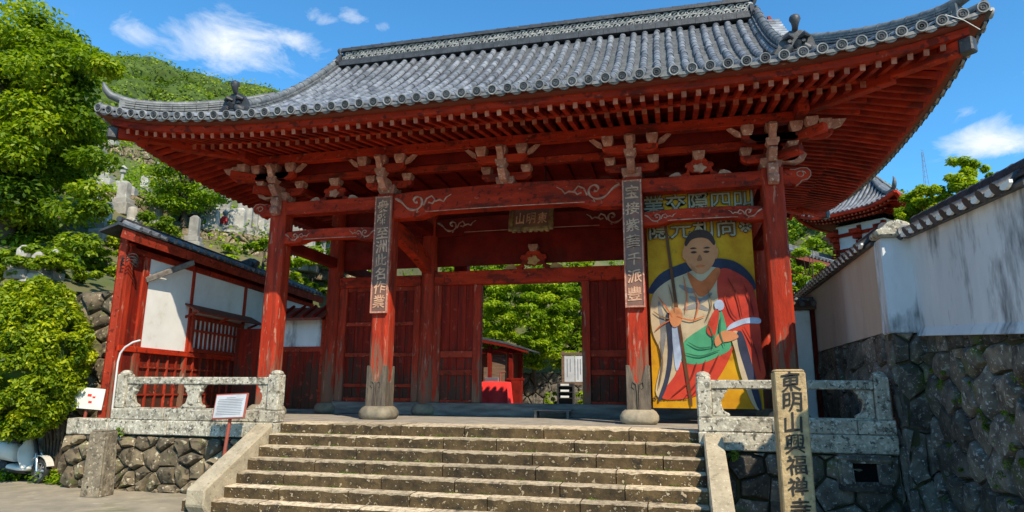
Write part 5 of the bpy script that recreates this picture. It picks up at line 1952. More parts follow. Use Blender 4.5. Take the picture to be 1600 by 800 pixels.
    mm = MB(); mm.tube([S(.05, 0, .25), S(.16, 0, .50), S(.38, 0, .92)], .035, 10); mm.build('steering_column', BLACK, t, smooth=60)
    for b_ in (-.07, .07):
        mm = MB(); mm.tube([S(0, b_, .215), S(.04, b_, .40), S(.12, b_ * .6, .52)], .022, 8); mm.build('fork', STEEL, t, smooth=60)
    mm = MB()
    arc = [S(.0 - .27 * math.cos(th), 0, .215 + .27 * math.sin(th)) for th in [.35 + i * .26 for i in range(9)]]
    for p, q in zip(arc, arc[1:]):
        mm.beam(p, q, .13, .012, tuple((p - S(0, 0, .215)).normalized()))
    mm.build('front_mudguard', WHITEPAINT, t)
    loft('headlamp_cowl', [(.44, .96, .06, .05, 0), (.38, .97, .13, .07, 0), (.28, .96, .11, .07, 0), (.22, .95, .05, .04, 0)], WHITEPAINT)
    mm = MB(); mm.lathe([(.055, 0), (.05, .015), (.02, .022)], S(.235, 0, .955), 14, Mx((sd, V((0, 0, 1)), f)).transposed()); mm.build('headlamp', STEEL, t, smooth=50)
    mm = MB(); mm.tube([S(.50, -.32, 1.0), S(.42, -.15, 1.0), S(.40, 0, .98), S(.42, .15, 1.0), S(.50, .32, 1.0)], .016, 8); mm.build('handlebar', BLACK, t, smooth=60)
    for b_ in (-1, 1):
        mm = MB(); mm.tube([S(.42, b_ * .16, 1.0), S(.38, b_ * .25, 1.20)], .007, 6); mm.lathe([(.055, -.008), (.06, 0), (.055, .008)], S(.38, b_ * .26, 1.24), 12, Mx((sd, V((0, 0, 1)), f)).transposed()); mm.build('mirror', BLACK, t)
        mm = MB(); mm.tube([S(.52, b_ * .32, 1.0), S(.46, b_ * .22, 1.0)], .02, 8); mm.build('grip', BLACK, t)
    mm = MB(); mm.tube([S(1.75, -.14, .30), S(1.45, -.15, .27), S(1.1, -.14, .24)], [.05, .055, .03], 10); mm.build('silencer', STEEL, t, smooth=60)
    mm = MB(); mm.box(S(1.62, 0, .52), (.02, .14, .12)); mm.build('number_plate', SIGNWHITE, t)
    mm = MB(); mm.lathe([(.05, -.03), (.06, 0), (.04, .03)], S(1.67, 0, .62), 12, Mx((sd, V((0, 0, 1)), -f)).transposed()); mm.build('tail_lamp', REDCLOTH, t)
    mm = MB(); mm.tube([S(.9, -.02, .22), S(.92, -.18, .0)], .012, 6); mm.build('side_stand', STEEL, t)
    mm = MB(); mm.box(S(1.05, .0, .26), (.34, .22, .16), Mx.Rotation(-.17, 3, 'Z')); mm.build('engine', BLACK, t, bevel=.03)


scooter()

# ---------------------------------------------------------------- plants
def px_ray(px, py):
    v = _f * FPX + _r2 * (px - 800) + _u2 * (400 - py)
    return v.normalized()


def on_hill(px, py):
    """Where the line of sight through a pixel of the photograph meets the hillside."""
    d = px_ray(px, py); t = 12.0
    while t < 140:
        p = CAMPOS + d * t
        if p.x < -7.5 and p.z < hill_z(p.x, p.y):
            return V((p.x, p.y, hill_z(p.x, p.y)))
        t += .1
    return None


def leaf_mesh(name, centers, radii, per, size, mat_, seed, aspect=.48, up=.55, droop=0.0, shell=0.0):
    """Many separate rhombic leaves scattered in clumps."""
    g = np.random.default_rng(seed)
    centers = np.asarray(centers, float); radii = np.asarray(radii, float)
    k = len(centers)
    idx = np.repeat(np.arange(k), per)
    n = len(idx)
    d = g.normal(size=(n, 3)); d /= np.linalg.norm(d, axis=1)[:, None]
    r = shell + (1 - shell) * g.random(n) ** .45 if shell else g.random(n) ** .45
    P = centers[idx] + d * r[:, None] * radii[idx]
    nrm = d * (1 - up) + np.array([0, 0, up]) + g.normal(size=(n, 3)) * .35
    nrm /= np.linalg.norm(nrm, axis=1)[:, None]
    t = d + g.normal(size=(n, 3)) * .6; t[:, 2] -= droop
    t -= nrm * (t * nrm).sum(1)[:, None]; t /= np.linalg.norm(t, axis=1)[:, None] + 1e-9
    b = np.cross(nrm, t)
    s = size * g.uniform(.65, 1.35, n)[:, None]
    q = np.empty((n, 4, 3))
    fold = nrm * s * .10
    q[:, 0] = P - t * s * .5; q[:, 1] = P + b * s * aspect * .5 + t * s * .05 + fold; q[:, 2] = P + t * s * .5; q[:, 3] = P - b * s * aspect * .5 + t * s * .05 + fold
    me = bpy.data.meshes.new(name)
    me.vertices.add(n * 4); me.vertices.foreach_set('co', q.reshape(-1))
    me.loops.add(n * 4); me.loops.foreach_set('vertex_index', np.arange(n * 4, dtype=np.int32))
    me.polygons.add(n); me.polygons.foreach_set('loop_start', np.arange(0, n * 4, 4, dtype=np.int32))
    at = me.attributes.new('tone', 'FLOAT', 'FACE')
    ct = g.normal(.5, .20, k)
    at.data.foreach_set('value', np.clip(ct[idx] + g.normal(0, .16, n), 0, 1).astype(np.float32))
    me.materials.append(mat_)
    me.update(calc_edges=True); me.validate()
    return me


def crown_points(c, rad, n, seed, lumps=6, flat=.5, inner=.35, sizef=.30, bottom=-1.0):
    g = random.Random(seed); pts = []; rr = []
    c = V(c)
    lobe = [(V((g.gauss(0, 1), g.gauss(0, 1), g.gauss(0, .8))).normalized(), g.uniform(.78, 1.10)) for _ in range(lumps)]
    while len(pts) < n:
        d = V((g.gauss(0, 1), g.gauss(0, 1), g.gauss(0, 1))).normalized()
        if d.z < bottom:
            continue
        w = .80
        for l, s in lobe:
            w = max(w, s * max(0, d.dot(l)) ** 3 * 1.1)
        r = w * (inner + (1 - inner) * g.random() ** .4)
        pts.append((c.x + d.x * rad[0] * r, c.y + d.y * rad[1] * r, c.z + d.z * rad[2] * r))
        s = min(rad) * sizef * g.uniform(.6, 1.25)
        rr.append((s, s, s * flat))
    return pts, rr


def tree(name, label, base, crown, rad, n, per, size, mat_, seed, trunk=.16, group=None, flat=.45, sizef=.28, inner=.35, cat='tree', extra=None, up=.55, limbs=12, aspect=.48, bottom=-1.0, droop=0.0):
    base = V(base); c = V(crown); g = random.Random(seed)
    t = thing(name, label, cat, tuple(base), group)
    pts, rr = crown_points(c, rad, n, seed, flat=flat, sizef=sizef, inner=inner, bottom=bottom)
    if extra:
        for (q, r_) in extra:
            pts.append(tuple(q)); rr.append(r_)
    me = leaf_mesh('crown', pts, rr, per, size, mat_, seed, up=up, aspect=aspect, droop=droop)
    inst('crown', me, Mx.Identity(4), t)
    m = MB()
    top = c + V((0, 0, rad[2] * .35))
    mid = base.lerp(c, .55) + V((g.uniform(-.1, .1), g.uniform(-.1, .1), 0)) * (c - base).length * .5
    path = [base - V((0, 0, .15)), base.lerp(mid, .5) + V((g.uniform(-.05, .05), 0, 0)), mid, mid.lerp(top, .5), top]
    m.tube(path, [trunk * 1.25, trunk, trunk * .8, trunk * .5, trunk * .12], 9)
    for i in range(limbs):
        q = V(pts[g.randrange(len(pts))]); a = path[2].lerp(path[3], g.random())
        if q.z < a.z:
            a = path[1].lerp(path[2], g.uniform(.5, 1))
        k = a.lerp(q, .5) + V((0, 0, .12 * (q - a).length))
        m.tube([a, k, a.lerp(q, .95)], [trunk * .38, trunk * .22, trunk * .06], 6)
    m.build('trunk', BARK, t, smooth=60)
    return t


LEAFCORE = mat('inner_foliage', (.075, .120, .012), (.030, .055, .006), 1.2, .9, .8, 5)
# big tree over the bank on the left
ex = []
for px, py, Y, r_ in ((150, 100, 1.6, .75), (165, 105, 1.5, .5), (120, 90, 1.8, .8), (130, 190, 1.8, .75), (145, 250, 1.8, .7), (140, 300, 1.8, .6), (150, 325, 1.8, .4), (115, 330, 1.8, .8), (125, 380, 1.9, .6), (60, 30, 2.2, .9), (100, 60, 2.0, .7), (30, 10, 2.4, .9)):
    d = px_ray(px, py); q = CAMPOS + d * ((Y - CAMPOS.y) / d.y); ex.append((q, (r_, r_, r_ * .5)))
tree('broadleaf_tree', 'large bright green broadleaf tree on the bank above the hedge', (-15.2, 2.2, hill_z(-15.2, 2.2)), (-15.3, 2.2, 7.8), (2.75, 2.6, 4.3), 150, 460, .165, LEAF_TREE, 5, trunk=.22, extra=ex, flat=.5, sizef=.30, limbs=22)
# clipped hedge bush over the scooter
pts, rr = crown_points((-8.50, -2.25, 1.04), (1.46, 1.04, 1.74), 560, 8, flat=.9, sizef=.15, inner=.78, lumps=0)
for k in range(46):
    a_, e_ = RND.uniform(0, 6.28), RND.uniform(-.6, 1.5)
    q = (-8.50 + 1.22 * math.cos(a_) * math.cos(e_), -2.25 + .88 * math.sin(a_) * math.cos(e_), 1.02 + 1.46 * math.sin(e_))
    pts.append(q); rr.append((.10, .10, .13))
t = thing('rounded_hedge', 'dense rounded bright green hedge bush overhanging the scooter', 'bush', (-8.2, -1.75, GZ))
inst('foliage', leaf_mesh('foliage', pts, rr, 90, .088, LEAF_BUSH, 8, aspect=.46, up=.4), Mx.Identity(4), t)
m = MB()
for k in range(6):
    q = V((-8.6 + k * .18, -1.95, .6))
    m.tube([(-8.3 + k * .05, -1.62, GZ), (-8.35 + k * .08, -1.70, -.4), tuple(q)], [.028, .022, .01], 6)
m.build('stem', BARK, t, smooth=60)
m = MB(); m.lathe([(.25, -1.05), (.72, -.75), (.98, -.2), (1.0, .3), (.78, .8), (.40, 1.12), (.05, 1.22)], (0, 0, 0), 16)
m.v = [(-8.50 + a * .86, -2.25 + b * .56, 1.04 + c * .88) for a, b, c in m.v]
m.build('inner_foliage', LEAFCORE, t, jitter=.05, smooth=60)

# retaining wall of the bank
bw = thing('bank_retaining_wall', 'high rubble stone wall holding the bank behind the hedge', 'wall', (-11, -1.25, GZ))
stone_wall(bw, (-16.5, -1.22, GZ - .02), (1, 0, 0), (0, 0, 1), 9.2, 3.62, .38, RUBBLE, 51, gap=.02, proud=.09, aspect=1.35, backing=.3)

# young trees on the slope
b = on_hill(285, 372); c = b + V((0, 0, 2.3))
tree('hillside_maple', 'leafy light green tree on the cemetery slope above the wing wall', b, (c.x, c.y, c.z), (1.9, 1.8, 1.9), 80, 170, .13, LEAF_MAPLE, 14, trunk=.10, flat=.4, sizef=.3)
b = on_hill(215, 395)
tree('hillside_shrub', 'low rounded green shrub directly behind the end of the wing wall', b, (b.x, b.y, b.z + .7), (1.3, 1.2, .9), 34, 150, .14, LEAF_TREE, 15, trunk=.04, cat='shrub', limbs=5)
b = on_hill(487, 447)
tree('hillside_shrub', 'dense green bushes on the slope seen through the left bay of the gate', b, (b.x, b.y, b.z + .5), (3.2, 2.0, 1.1), 50, 140, .20, LEAF_TREE, 17, trunk=.05, cat='shrub', limbs=5)
b = on_hill(490, 395)
tree('hillside_shrub', 'light green shrub beside the graves seen through the left bay', b, (b.x, b.y, b.z + .8), (2.0, 1.8, 1.2), 36, 130, .18, LEAF_MAPLE, 18, trunk=.05, cat='shrub', limbs=5)
b = on_hill(410, 420)
tree('hillside_shrub', 'bright green shrub behind the roof of the wing wall', b, (b.x, b.y, b.z + .3), (2.6, 1.6, .9), 36, 130, .17, LEAF_MAPLE, 19, trunk=.05, cat='shrub', limbs=5)


for i, (px, py, lab) in enumerate(((98, 432, 'ivy-like green shrub draped over the bank wall behind the hedge'), (20, 430, 'dark leafy shrub on the bank below the broadleaf tree'), (165, 428, 'bushy shrub on the bank at the end of the wing wall'))):
    b = on_hill(px, py)
    tree('bank_shrub', lab, b, (b.x, b.y, b.z + .25), (1.1, .8, .55), 30, 120, .13, LEAF_TREE, 120 + i, trunk=.03, cat='shrub', limbs=4)


# scrub and woodland cover on the hill: nobody could count it
def scatter_cover(name, smin, smax, n, per, size, rmin, rmax, mat_, seed, zoff, xr=(-100, 4), az=None):
    g = random.Random(seed); pts = []; rr = []
    while len(pts) < n:
        s = g.uniform(smin, smax); w = g.uniform(-60, 75)
        x = -.7 * s + .714 * w; y = .714 * s + .7 * w
        if y < 1 or x > xr[1] or x < xr[0] or x > -8.5 and y < 26:
            continue
        r_ = g.uniform(rmin, rmax)
        pts.append((x, y, hill_z(x, y) + r_ * zoff)); rr.append((r_, r_, r_ * .8))
    me = leaf_mesh(name, pts, rr, per, size, mat_, seed, up=.5, aspect=.8)
    o = inst(name, me, Mx.Identity(4))
    return kind(tag(o, {'hillside_scrub': 'low green scrub covering the cemetery slope', 'woodland': 'dense wood covering the upper hill behind the gate'}[name], {'hillside_scrub': 'scrub', 'woodland': 'wood'}[name]), 'stuff')


scatter_cover('hillside_scrub', 6.2, 38, 1150, 70, .14, .30, .80, LEAF_MAPLE, 41, .25)


def wood_mass():
    """The wood on the ridge: many crowns that merge into one mass."""
    g = random.Random(42); gn = np.random.default_rng(42)
    pts = []; rr = []
    while len(pts) < 820:
        s = g.uniform(35, 70); w = g.uniform(-26, 42)
        x = -.7 * s + .714 * w; y = .714 * s + .7 * w
        if y < 4:
            continue
        r_ = g.uniform(1.0, 2.3)
        pts.append((x, y, hill_z(x, y) + r_ * .55)); rr.append((r_, r_, r_ * .85))
    me = leaf_mesh('woodland', pts, rr, 330, .22, LEAF_WOOD, 42, up=.45, aspect=.75, shell=.8)
    o = inst('woodland', me, Mx.Identity(4))
    kind(tag(o, 'dense wood covering the upper hill behind the gate', 'wood'), 'stuff')
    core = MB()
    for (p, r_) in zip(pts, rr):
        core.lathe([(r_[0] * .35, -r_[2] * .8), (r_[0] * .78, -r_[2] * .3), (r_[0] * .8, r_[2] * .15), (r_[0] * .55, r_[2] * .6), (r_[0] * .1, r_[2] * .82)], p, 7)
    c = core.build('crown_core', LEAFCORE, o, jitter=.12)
    kind(c, 'stuff')


wood_mass()


# ------ graves on the slope
def grave(px, py, h, w, form, label):
    b = on_hill(px, py)
    if b is None:
        return
    if px < 230 and h > .5:
        h *= .70; w *= .66
    elif h > .5:
        h *= .85; w *= .8
    label = {'round': 'rounded grey gravestone', 'lantern': 'lantern-shaped grave monument', 'slab': 'tall square grey gravestone' if h > 1 else 'small pale gravestone' if h < .5 else 'low square grey gravestone'}[form] + (' seen through the left bay of the gate' if px > 455 else ' on the slope above the wing wall' if px > 210 else ' on the bank above the hedge' if py > 400 else ' on the slope beside the broadleaf tree')
    t = thing('gravestone', label, 'gravestone', tuple(b), 'gravestones on the hillside')
    R_ = Mx.Rotation(RND.uniform(-.5, .1) + .5, 3, 'Z')
    k_ = .45 if h < .5 else 1.0
    z = b.z - .25 * k_
    m = MB(); m.box((b.x, b.y, z + .25 * k_), (w * 2.0, w * 1.8, .5 * k_), R_); m.build('plinth', GRAVE, t, bevel=.03)
    m = MB(); m.box((b.x, b.y, z + .60 * k_), (w * 1.5, w * 1.4, .2 * k_), R_); m.build('base', GRAVE, t, bevel=.02)
    m = MB()
    if form == 'round':
        m.lathe([(w * .45, 0), (w * .5, h * .5), (w * .45, h * .85), (w * .2, h)], (b.x, b.y, z + .70 * k_), 10)
    elif form == 'lantern':
        m.lathe([(w * .3, 0), (w * .25, h * .5), (w * .55, h * .55), (w * .5, h * .75), (w * .8, h * .78), (w * .15, h)], (b.x, b.y, z + .70 * k_), 8)
    else:
        m.box((b.x, b.y, z + .70 * k_ + h / 2), (w, w * .8, h), R_, taper=(.95, .95))
        m.box((b.x, b.y, z + .70 * k_ + h + .04), (w * .95, w * .75, .10), R_, taper=(.4, .4))
    m.build('shaft', GRAVE, t, bevel=.015)


GL = 'small grey gravestone standing on the terraced cemetery slope'
for px, py, h, w, form in ((160, 372, 1.0, .5, 'slab'), (205, 352, .7, .6, 'round'), (190, 330, .9, .6, 'slab'), (188, 300, 1.1, .4, 'lantern'), (200, 318, .6, .8, 'slab'), (150, 240, .9, .6, 'slab'), (132, 210, .9, .6, 'slab'),
                           (165, 290, .8, .5, 'round'), (145, 330, .8, .5, 'slab'), (360, 372, .8, .5, 'round'), (373, 376, .9, .45, 'slab'), (384, 376, 1.1, .45, 'slab'), (395, 372, 1.2, .4, 'slab'), (405, 374, .7, .5, 'slab'),
                           (385, 345, .8, .8, 'slab'), (350, 345, .8, .6, 'round'), (418, 368, .6, .6, 'slab'), (345, 330, 1.2, .25, 'slab'), (460, 412, 1.4, .35, 'slab'), (470, 414, 1.5, .35, 'slab'), (480, 420, .9, .5, 'slab'),
                           (500, 412, .7, .5, 'round'), (508, 408, .7, .4, 'slab'), (300, 392, .8, .4, 'slab'), (240, 366, .7, .5, 'slab'), (428, 350, .9, .5, 'slab'), (437, 362, 1.0, .5, 'slab'), (330, 372, .7, .5, 'slab'), (225, 300, .7, .5, 'slab'),
                           (30, 436, .35, .22, 'slab'), (55, 436, .3, .22, 'slab'), (80, 434, .35, .2, 'slab'), (345, 300, .8, .5, 'slab'), (250, 285, .8, .5, 'slab'), (175, 232, .8, .5, 'slab'), (152, 196, .9, .6, 'slab')):
    grave(px, py, h, w, form, GL)
cdir = V((.714, .70, 0)).normalized()
for i, (px, py, W_, H_) in enumerate(((385, 384, 7.0, .8), (200, 330, 6.0, 1.0), (480, 428, 6.0, 1.0), (205, 250, 7.0, 1.0))):
    b = on_hill(px, py)
    t = thing('terrace_wall', 'low rough stone terrace wall holding a step of the cemetery slope', 'wall', tuple(b), 'terrace walls on the cemetery slope')
    stone_wall(t, b - cdir * W_ / 2 + V((0, 0, -.35)), cdir, (0, 0, 1), W_, H_, .42, RUBBLE, 60 + i, proud=.06, aspect=1.4, backing=.4)
# a red bib and flowers on one grave
b = on_hill(350, 362)
if b:
    t = thing('red_bibbed_statue', 'tiny stone figure wearing a red bib among the graves', 'statue', tuple(b))
    m = MB(); m.lathe([(.16, -.2), (.18, .3), (.10, .62), (.05, .66)], tuple(b), 10); m.lathe([(.03, .62), (.11, .70), (.12, .80), (.05, .90)], tuple(b), 10); m.build('body', GRAVE, t, smooth=50)
    m = MB(); m.lathe([(.20, .30), (.205, .42), (.13, .60)], tuple(b), 10); m.build('bib', REDCLOTH, t, smooth=50)

# ---------------------------------------------------------------- buildings and trees to the right and in the courtyard
tw = thing('two_tier_tower', 'red two-storey temple tower with curved grey tiled roof beyond the white wall', 'building', (12.5, 19, .1))
TA = V((-.722, .692, 0)); TB = V((.692, .722, 0)); TC = V((11.87, 17.55, 0)); TL = 2.2
TCEN = TC + (TA + TB) * TL / 2
WHITE2 = PLASTER


def tq(a, b, z):            # a, b in metres from the tower centre along its two faces
    return TCEN + TA * a + TB * b + V((0, 0, z))


TR = Mx((TB, TA, V((0, 0, 1)))).transposed()


def tbox(name, ca, cb, z0, z1, da, db, mat_, parent=None):
    m = MB(); m.box(tq(ca, cb, (z0 + z1) / 2), (db, da, z1 - z0), TR); return m.build(name, mat_, parent or tw)


tbox('lower_storey', 0, 0, .1, 4.9, 2.08, 2.08, WHITE2)
tbox('upper_storey', 0, 0, 4.9, 7.8, 2.10, 2.10, WHITE2)
for sa in (-1, 0, 1):
    for sb in (-1, 0, 1):
        if max(abs(sa), abs(sb)) < 1:
            continue
        tbox('post', sa * 1.04, sb * 1.04, .1, 7.7, .17, .17, RED)
for z0, z1 in ((4.6, 4.75), (5.25, 5.40), (5.85, 6.0), (6.62, 6.76), (7.30, 7.45)):
    for s in (-1, 1):
        tbox('beam', s * 1.08, 0, z0, z1, .12, 2.5, RED); tbox('beam', 0, s * 1.08, z0, z1, 2.5, .12, RED)
for s in (-1, 1):            # lattice balustrade band
    for k in range(5):
        z = 6.06 + k * .105
        tbox('lattice_slat', s * 1.16, 0, z, z + .05, .05, 2.6, RED); tbox('lattice_slat', 0, s * 1.16, z, z + .05, 2.6, .05, RED)
for s in (-1, 1):
    for k in range(3):
        c = (-1.04 + k * 1.04)
        for ax in (0, 1):
            m = MB()
            for j in range(3):
                o_ = s * (1.14 + .15 * j)
                m.box(tq(o_ if ax else c, c if ax else o_, 6.95 + j * .22), (.20 + .07 * j, .20 + .07 * j, .17), TR)
            m.build('bracket', TIP if ax else RED, tw)
# roof
TE = 2.2; TZ = 8.12


def troof(side, u, q, dz=0):
    z = TZ + 2.2 * (.42 * (q / TE) + .58 * (q / TE) ** 2) + .42 * (abs(u) / TE) ** 3.5 * max(0, 1 - q / 1.4) + dz
    r_ = TE - q
    if side == 0:
        return tq(-r_, u, z)
    if side == 1:
        return tq(u, -r_, z)
    if side == 2:
        return tq(r_, u, z)
    return tq(u, r_, z)


m = MB()
for side in range(4):
    for i in range(14):
        for j in range(8):
            pp = []
            for ii, jj in ((i, j), (i + 1, j), (i + 1, j + 1), (i, j + 1)):
                q = TE * jj / 8; lim = TE - q
                pp.append(troof(side, -lim + 2 * lim * ii / 14, q))
            m.add(pp, [(0, 1, 2, 3)])
trf = m.build('roof', PAN, tw)
m = MB()
for side in range(4):
    for i in range(21):
        u = -2.1 + i * .21; qe = TE - abs(u)
        k = max(2, int(qe / .3)); pts = [troof(side, u, qe * j / k, .03) for j in range(k + 1)]
        m.tube(pts, .058, 6)
m.build('cover_tiles', TILE, trf, smooth=50)
m = MB()
for sa, sb in ((-1, -1), (-1, 1), (1, -1), (1, 1)):
    pts = []
    for j in range(12):
        q = 2.15 * j / 11; r_ = TE - q
        z = TZ + 2.2 * (.42 * (q / TE) + .58 * (q / TE) ** 2) + .42 * ((TE - q) / TE) ** 3.5 * max(0, 1 - q / 1.4) + .12
        pts.append(tq(sa * r_, sb * r_, z))
    d_ = (tq(sa * TE, sb * TE, 0) - tq(0, 0, 0)).normalized()
    m.tube([pts[0] + d_ * .02 + V((0, 0, .42)), pts[0] + d_ * .10 + V((0, 0, .26)), pts[0] + d_ * .06 + V((0, 0, .1))] + pts, [.02, .06, .09] + [.085] * 12, 8)
m.build('hip_ridge', RIDGE, trf, smooth=60)
m = MB(); m.beam(tq(0, -.5, TZ + 2.2), tq(0, .5, TZ + 2.2), .22, .3); m.build('main_ridge', RIDGE, trf)
m = MB()
for side in range(4):
    for i in range(14):
        pp = []
        for ii, (o_, z_) in ((i, (0, -.10)), (i + 1, (0, -.10)), (i + 1, (1.05, -.12)), (i, (1.05, -.12))):
            lim = TE - o_; u = -lim + 2 * lim * ii / 14
            p = troof(side, u, o_ * .0 if o_ == 0 else 0, z_)
            if o_:
                r_ = TE - o_; p = {0: tq(-r_, u, 7.98), 1: tq(u, -r_, 7.98), 2: tq(r_, u, 7.98), 3: tq(u, r_, 7.98)}[side]
            pp.append(p)
        m.add(pp, [(0, 1, 2, 3)])
m.build('soffit', REDDARK, tw)
for tier, (o_, zz) in enumerate(((.08, -.19), (.42, -.26))):
    for side in range(4):
        for i in range(25):
            u = -2.04 + i * .17
            if abs(u) > TE - o_ - .1:
                continue
            p = troof(side, u, 0, zz)
            r_ = TE - o_
            p = {0: tq(-r_, u, p.z), 1: tq(u, -r_, p.z), 2: tq(r_, u, p.z), 3: tq(u, r_, p.z)}[side]
            r2_ = max(TE - o_ - .45, abs(u) * .9)
            q = {0: tq(-r2_, u, p.z + .10), 1: tq(u, -r2_, p.z + .10), 2: tq(r2_, u, p.z + .10), 3: tq(u, r2_, p.z + .10)}[side]
            if (q - p).length < .08:
                continue
            if side in (2, 3):
                continue
            inst('rafter', TRAFT if 'TRAFT' in globals() else globals().setdefault('TRAFT', rafter_mesh('rafter', .07, .07)), frame_m(p, q), tw)
m = MB()
for side in range(4):
    for i in range(14):
        a = troof(side, -TE + 2 * TE * i / 14, 0, -.08); b = troof(side, -TE + 2 * TE * (i + 1) / 14, 0, -.08)
        m.beam(a, b, .16, .12)
m.build('eave_fascia', RED, tw)

# long hall behind, its tile eave showing between gate and tower
hl = thing('tiled_hall', 'low tiled hall with red posts and pale walls behind the gate and tower', 'building', (6, 20, 0))
HA = V((.607, .795, 0)); HB = V((-.795, .607, 0)); H0 = V((6.92, 12.9, 0))


def hq(a, b, z):
    return H0 + HA * a + HB * b + V((0, 0, z))


m = MB(); m.extr([hq(0, 0, -.1), hq(0, 3, -.1), hq(0, 3, 5.15), hq(0, 0, 5.15)], HA * 7.0); m.build('wall', PLASTER, hl)
for k in range(6):
    m = MB(); m.extr([hq(k * 1.4, -.06, -.1), hq(k * 1.4 + .2, -.06, -.1), hq(k * 1.4 + .2, -.06, 5.15), hq(k * 1.4, -.06, 5.15)], HB * .08); m.build('post', RED, hl)
m = MB(); m.beam(hq(0, -.05, 4.95), hq(7.0, -.05, 4.95), .12, .3); m.build('beam', RED, hl)
m = MB(); m.extr([hq(-.5, -.9, 5.25), hq(-.5, 1.5, 6.3), hq(-.5, 3.9, 5.25), hq(-.5, 3.9, 5.1), hq(-.5, 1.5, 6.1), hq(-.5, -.9, 5.1)], HA * 7.8); r_ = m.build('roof', BROWNRED, hl)
m = MB()
for k in range(29):
    m.tube([hq(-.4 + k * .265, -.95, 5.32), hq(-.4 + k * .265, 1.5, 6.37)], .075, 7)
m.build('cover_tiles', TILE, r_, smooth=50)
m = MB(); m.beam(hq(-.5, 1.5, 6.42), hq(7.3, 1.5, 6.42), .25, .35); m.build('ridge', RIDGE, r_)

# trees on the right
tree('ginkgo_tree', 'upright yellow-green tree rising above the white precinct wall beside the tower', (13.3, 12.5, .1), (13.0, 12.3, 6.9), (1.2, 1.1, 1.9), 120, 150, .15, LEAF_PALE, 71, trunk=.07, flat=.8, sizef=.17, inner=.1, limbs=40)
tree('ginkgo_tree', 'lower spreading yellow-green tree in front of the tower roof', (11.9, 13.2, .1), (11.9, 12.9, 6.5), (1.25, 1.1, 1.4), 100, 150, .15, LEAF_PALE, 72, trunk=.07, flat=.8, sizef=.17, inner=.1, limbs=34)
tree('ginkgo_tree', 'small green tree overtopping the tile coping at the far end', (14.7, 12.5, .1), (14.3, 12.3, 6.3), (1.1, 1.0, 1.6), 90, 150, .15, LEAF_PALE, 73, trunk=.06, flat=.8, sizef=.17, inner=.1, limbs=30)
tree('garden_pine', 'feathery green garden tree behind the right corner column', (7.3, 9.5, -.02), (7.0, 9.4, 3.9), (.75, .8, 1.5), 44, 120, .12, LEAF_MAPLE, 74, trunk=.07, flat=.4, sizef=.3)
# clipped garden rocks with shrubs next to it
t = thing('garden_rock', 'rough grey garden rock pile beside the feathery tree', 'rock', (8.0, 9.0, 0))
for k, (x, y, z, r_) in enumerate(((7.7, 9.2, .6, .8), (8.1, 8.8, 1.6, .7), (7.9, 9.3, 2.5, .6), (7.5, 9.4, 3.2, .45), (8.3, 9.2, .7, .9), (8.0, 9.3, 3.3, .4))):
    m = MB(); n = 9
    m.lathe([(r_ * .5, -r_), (r_ * .9, -r_ * .5), (r_, 0), (r_ * .8, r_ * .5), (r_ * .3, r_ * .9)], (x, y, z), n)
    m.build('boulder', GRAVE, t, jitter=.10, smooth=60)
# far wooded hill with mast on the right
m = MB(); n = 40; vs = []
g = random.Random(9)
cx, cy = 54, 188
for j in range(9):
    for i in range(n):
        a = 2 * math.pi * i / n; f_ = 1 - j / 8
        h = 62 * (1 - f_ ** 1.6) * (1 + .05 * math.sin(3 * a + 1))
        vs.append((cx + 60 * f_ * math.cos(a), cy + 60 * f_ * math.sin(a), GZ - .5 + h))
fs = [(j * n + i, j * n + (i + 1) % n, (j + 1) * n + (i + 1) % n, (j + 1) * n + i) for j in range(8) for i in range(n)]
m.add(vs, fs); o = m.build('far_hill', EARTH, None, smooth=60); kind(o, 'structure')
pts = []; rr = []
while len(pts) < 800:
    a = g.uniform(math.pi * .95, math.pi * 1.75); f_ = g.random() ** .5
    h = 62 * (1 - f_ ** 1.6) * (1 + .05 * math.sin(3 * a + 1))
    r_ = g.uniform(1.8, 3.4)
    pts.append((cx + 60 * f_ * math.cos(a), cy + 60 * f_ * math.sin(a), GZ + h + r_ * .3)); rr.append((r_, r_, r_ * .8))
o = inst('far_woodland', leaf_mesh('far_woodland', pts, rr, 70, .9, LEAF_WOOD, 91, aspect=.8), Mx.Identity(4))
kind(tag(o, 'distant wood covering the far hill on the right', 'wood'), 'stuff')
d = px_ray(1444, 262); P0 = CAMPOS + d * 190
t = thing('radio_mast', 'thin lattice radio mast standing on the far wooded hill', 'mast', (P0.x, P0.y, P0.z - 8))
m = MB()
for s in range(3):
    a = s * 2.1
    m.tube([(P0.x + .8 * math.cos(a), P0.y + .8 * math.sin(a), P0.z - 9), (P0.x + .2 * math.cos(a), P0.y + .2 * math.sin(a), P0.z + 4)], .045, 5)
m.build('leg', GREYWOOD, t)
m = MB()
for k in range(10):
    z = P0.z - 8 + k * 1.35; w = .75 - .05 * k
    m.beam((P0.x - w, P0.y, z), (P0.x + w, P0.y, z + .6), .035, .035); m.beam((P0.x + w, P0.y, z), (P0.x - w, P0.y, z + .6), .035, .035)
m.build('brace', GREYWOOD, t)

# ------ courtyard seen through the gateway
tree('courtyard_maple', 'bright green maple filling the open gateway', (-2.6, 16.2, -.02), (-3.0, 15.4, 3.7), (3.3, 1.9, 3.0), 170, 190, .16, LEAF_MAPLE, 81, trunk=.09, flat=.4, sizef=.26, inner=.3)
def move_back(root, k):
    """Set a courtyard thing farther back on the sunlit ground, enlarged to match, its foot kept on the floor."""
    c = V((CAMPOS.x, CAMPOS.y, 0))
    S_ = Mx.Translation(c) @ Mx.Diagonal((k, k, k, 1)) @ Mx.Translation(-c)
    root.matrix_basis = S_ @ root.matrix_basis


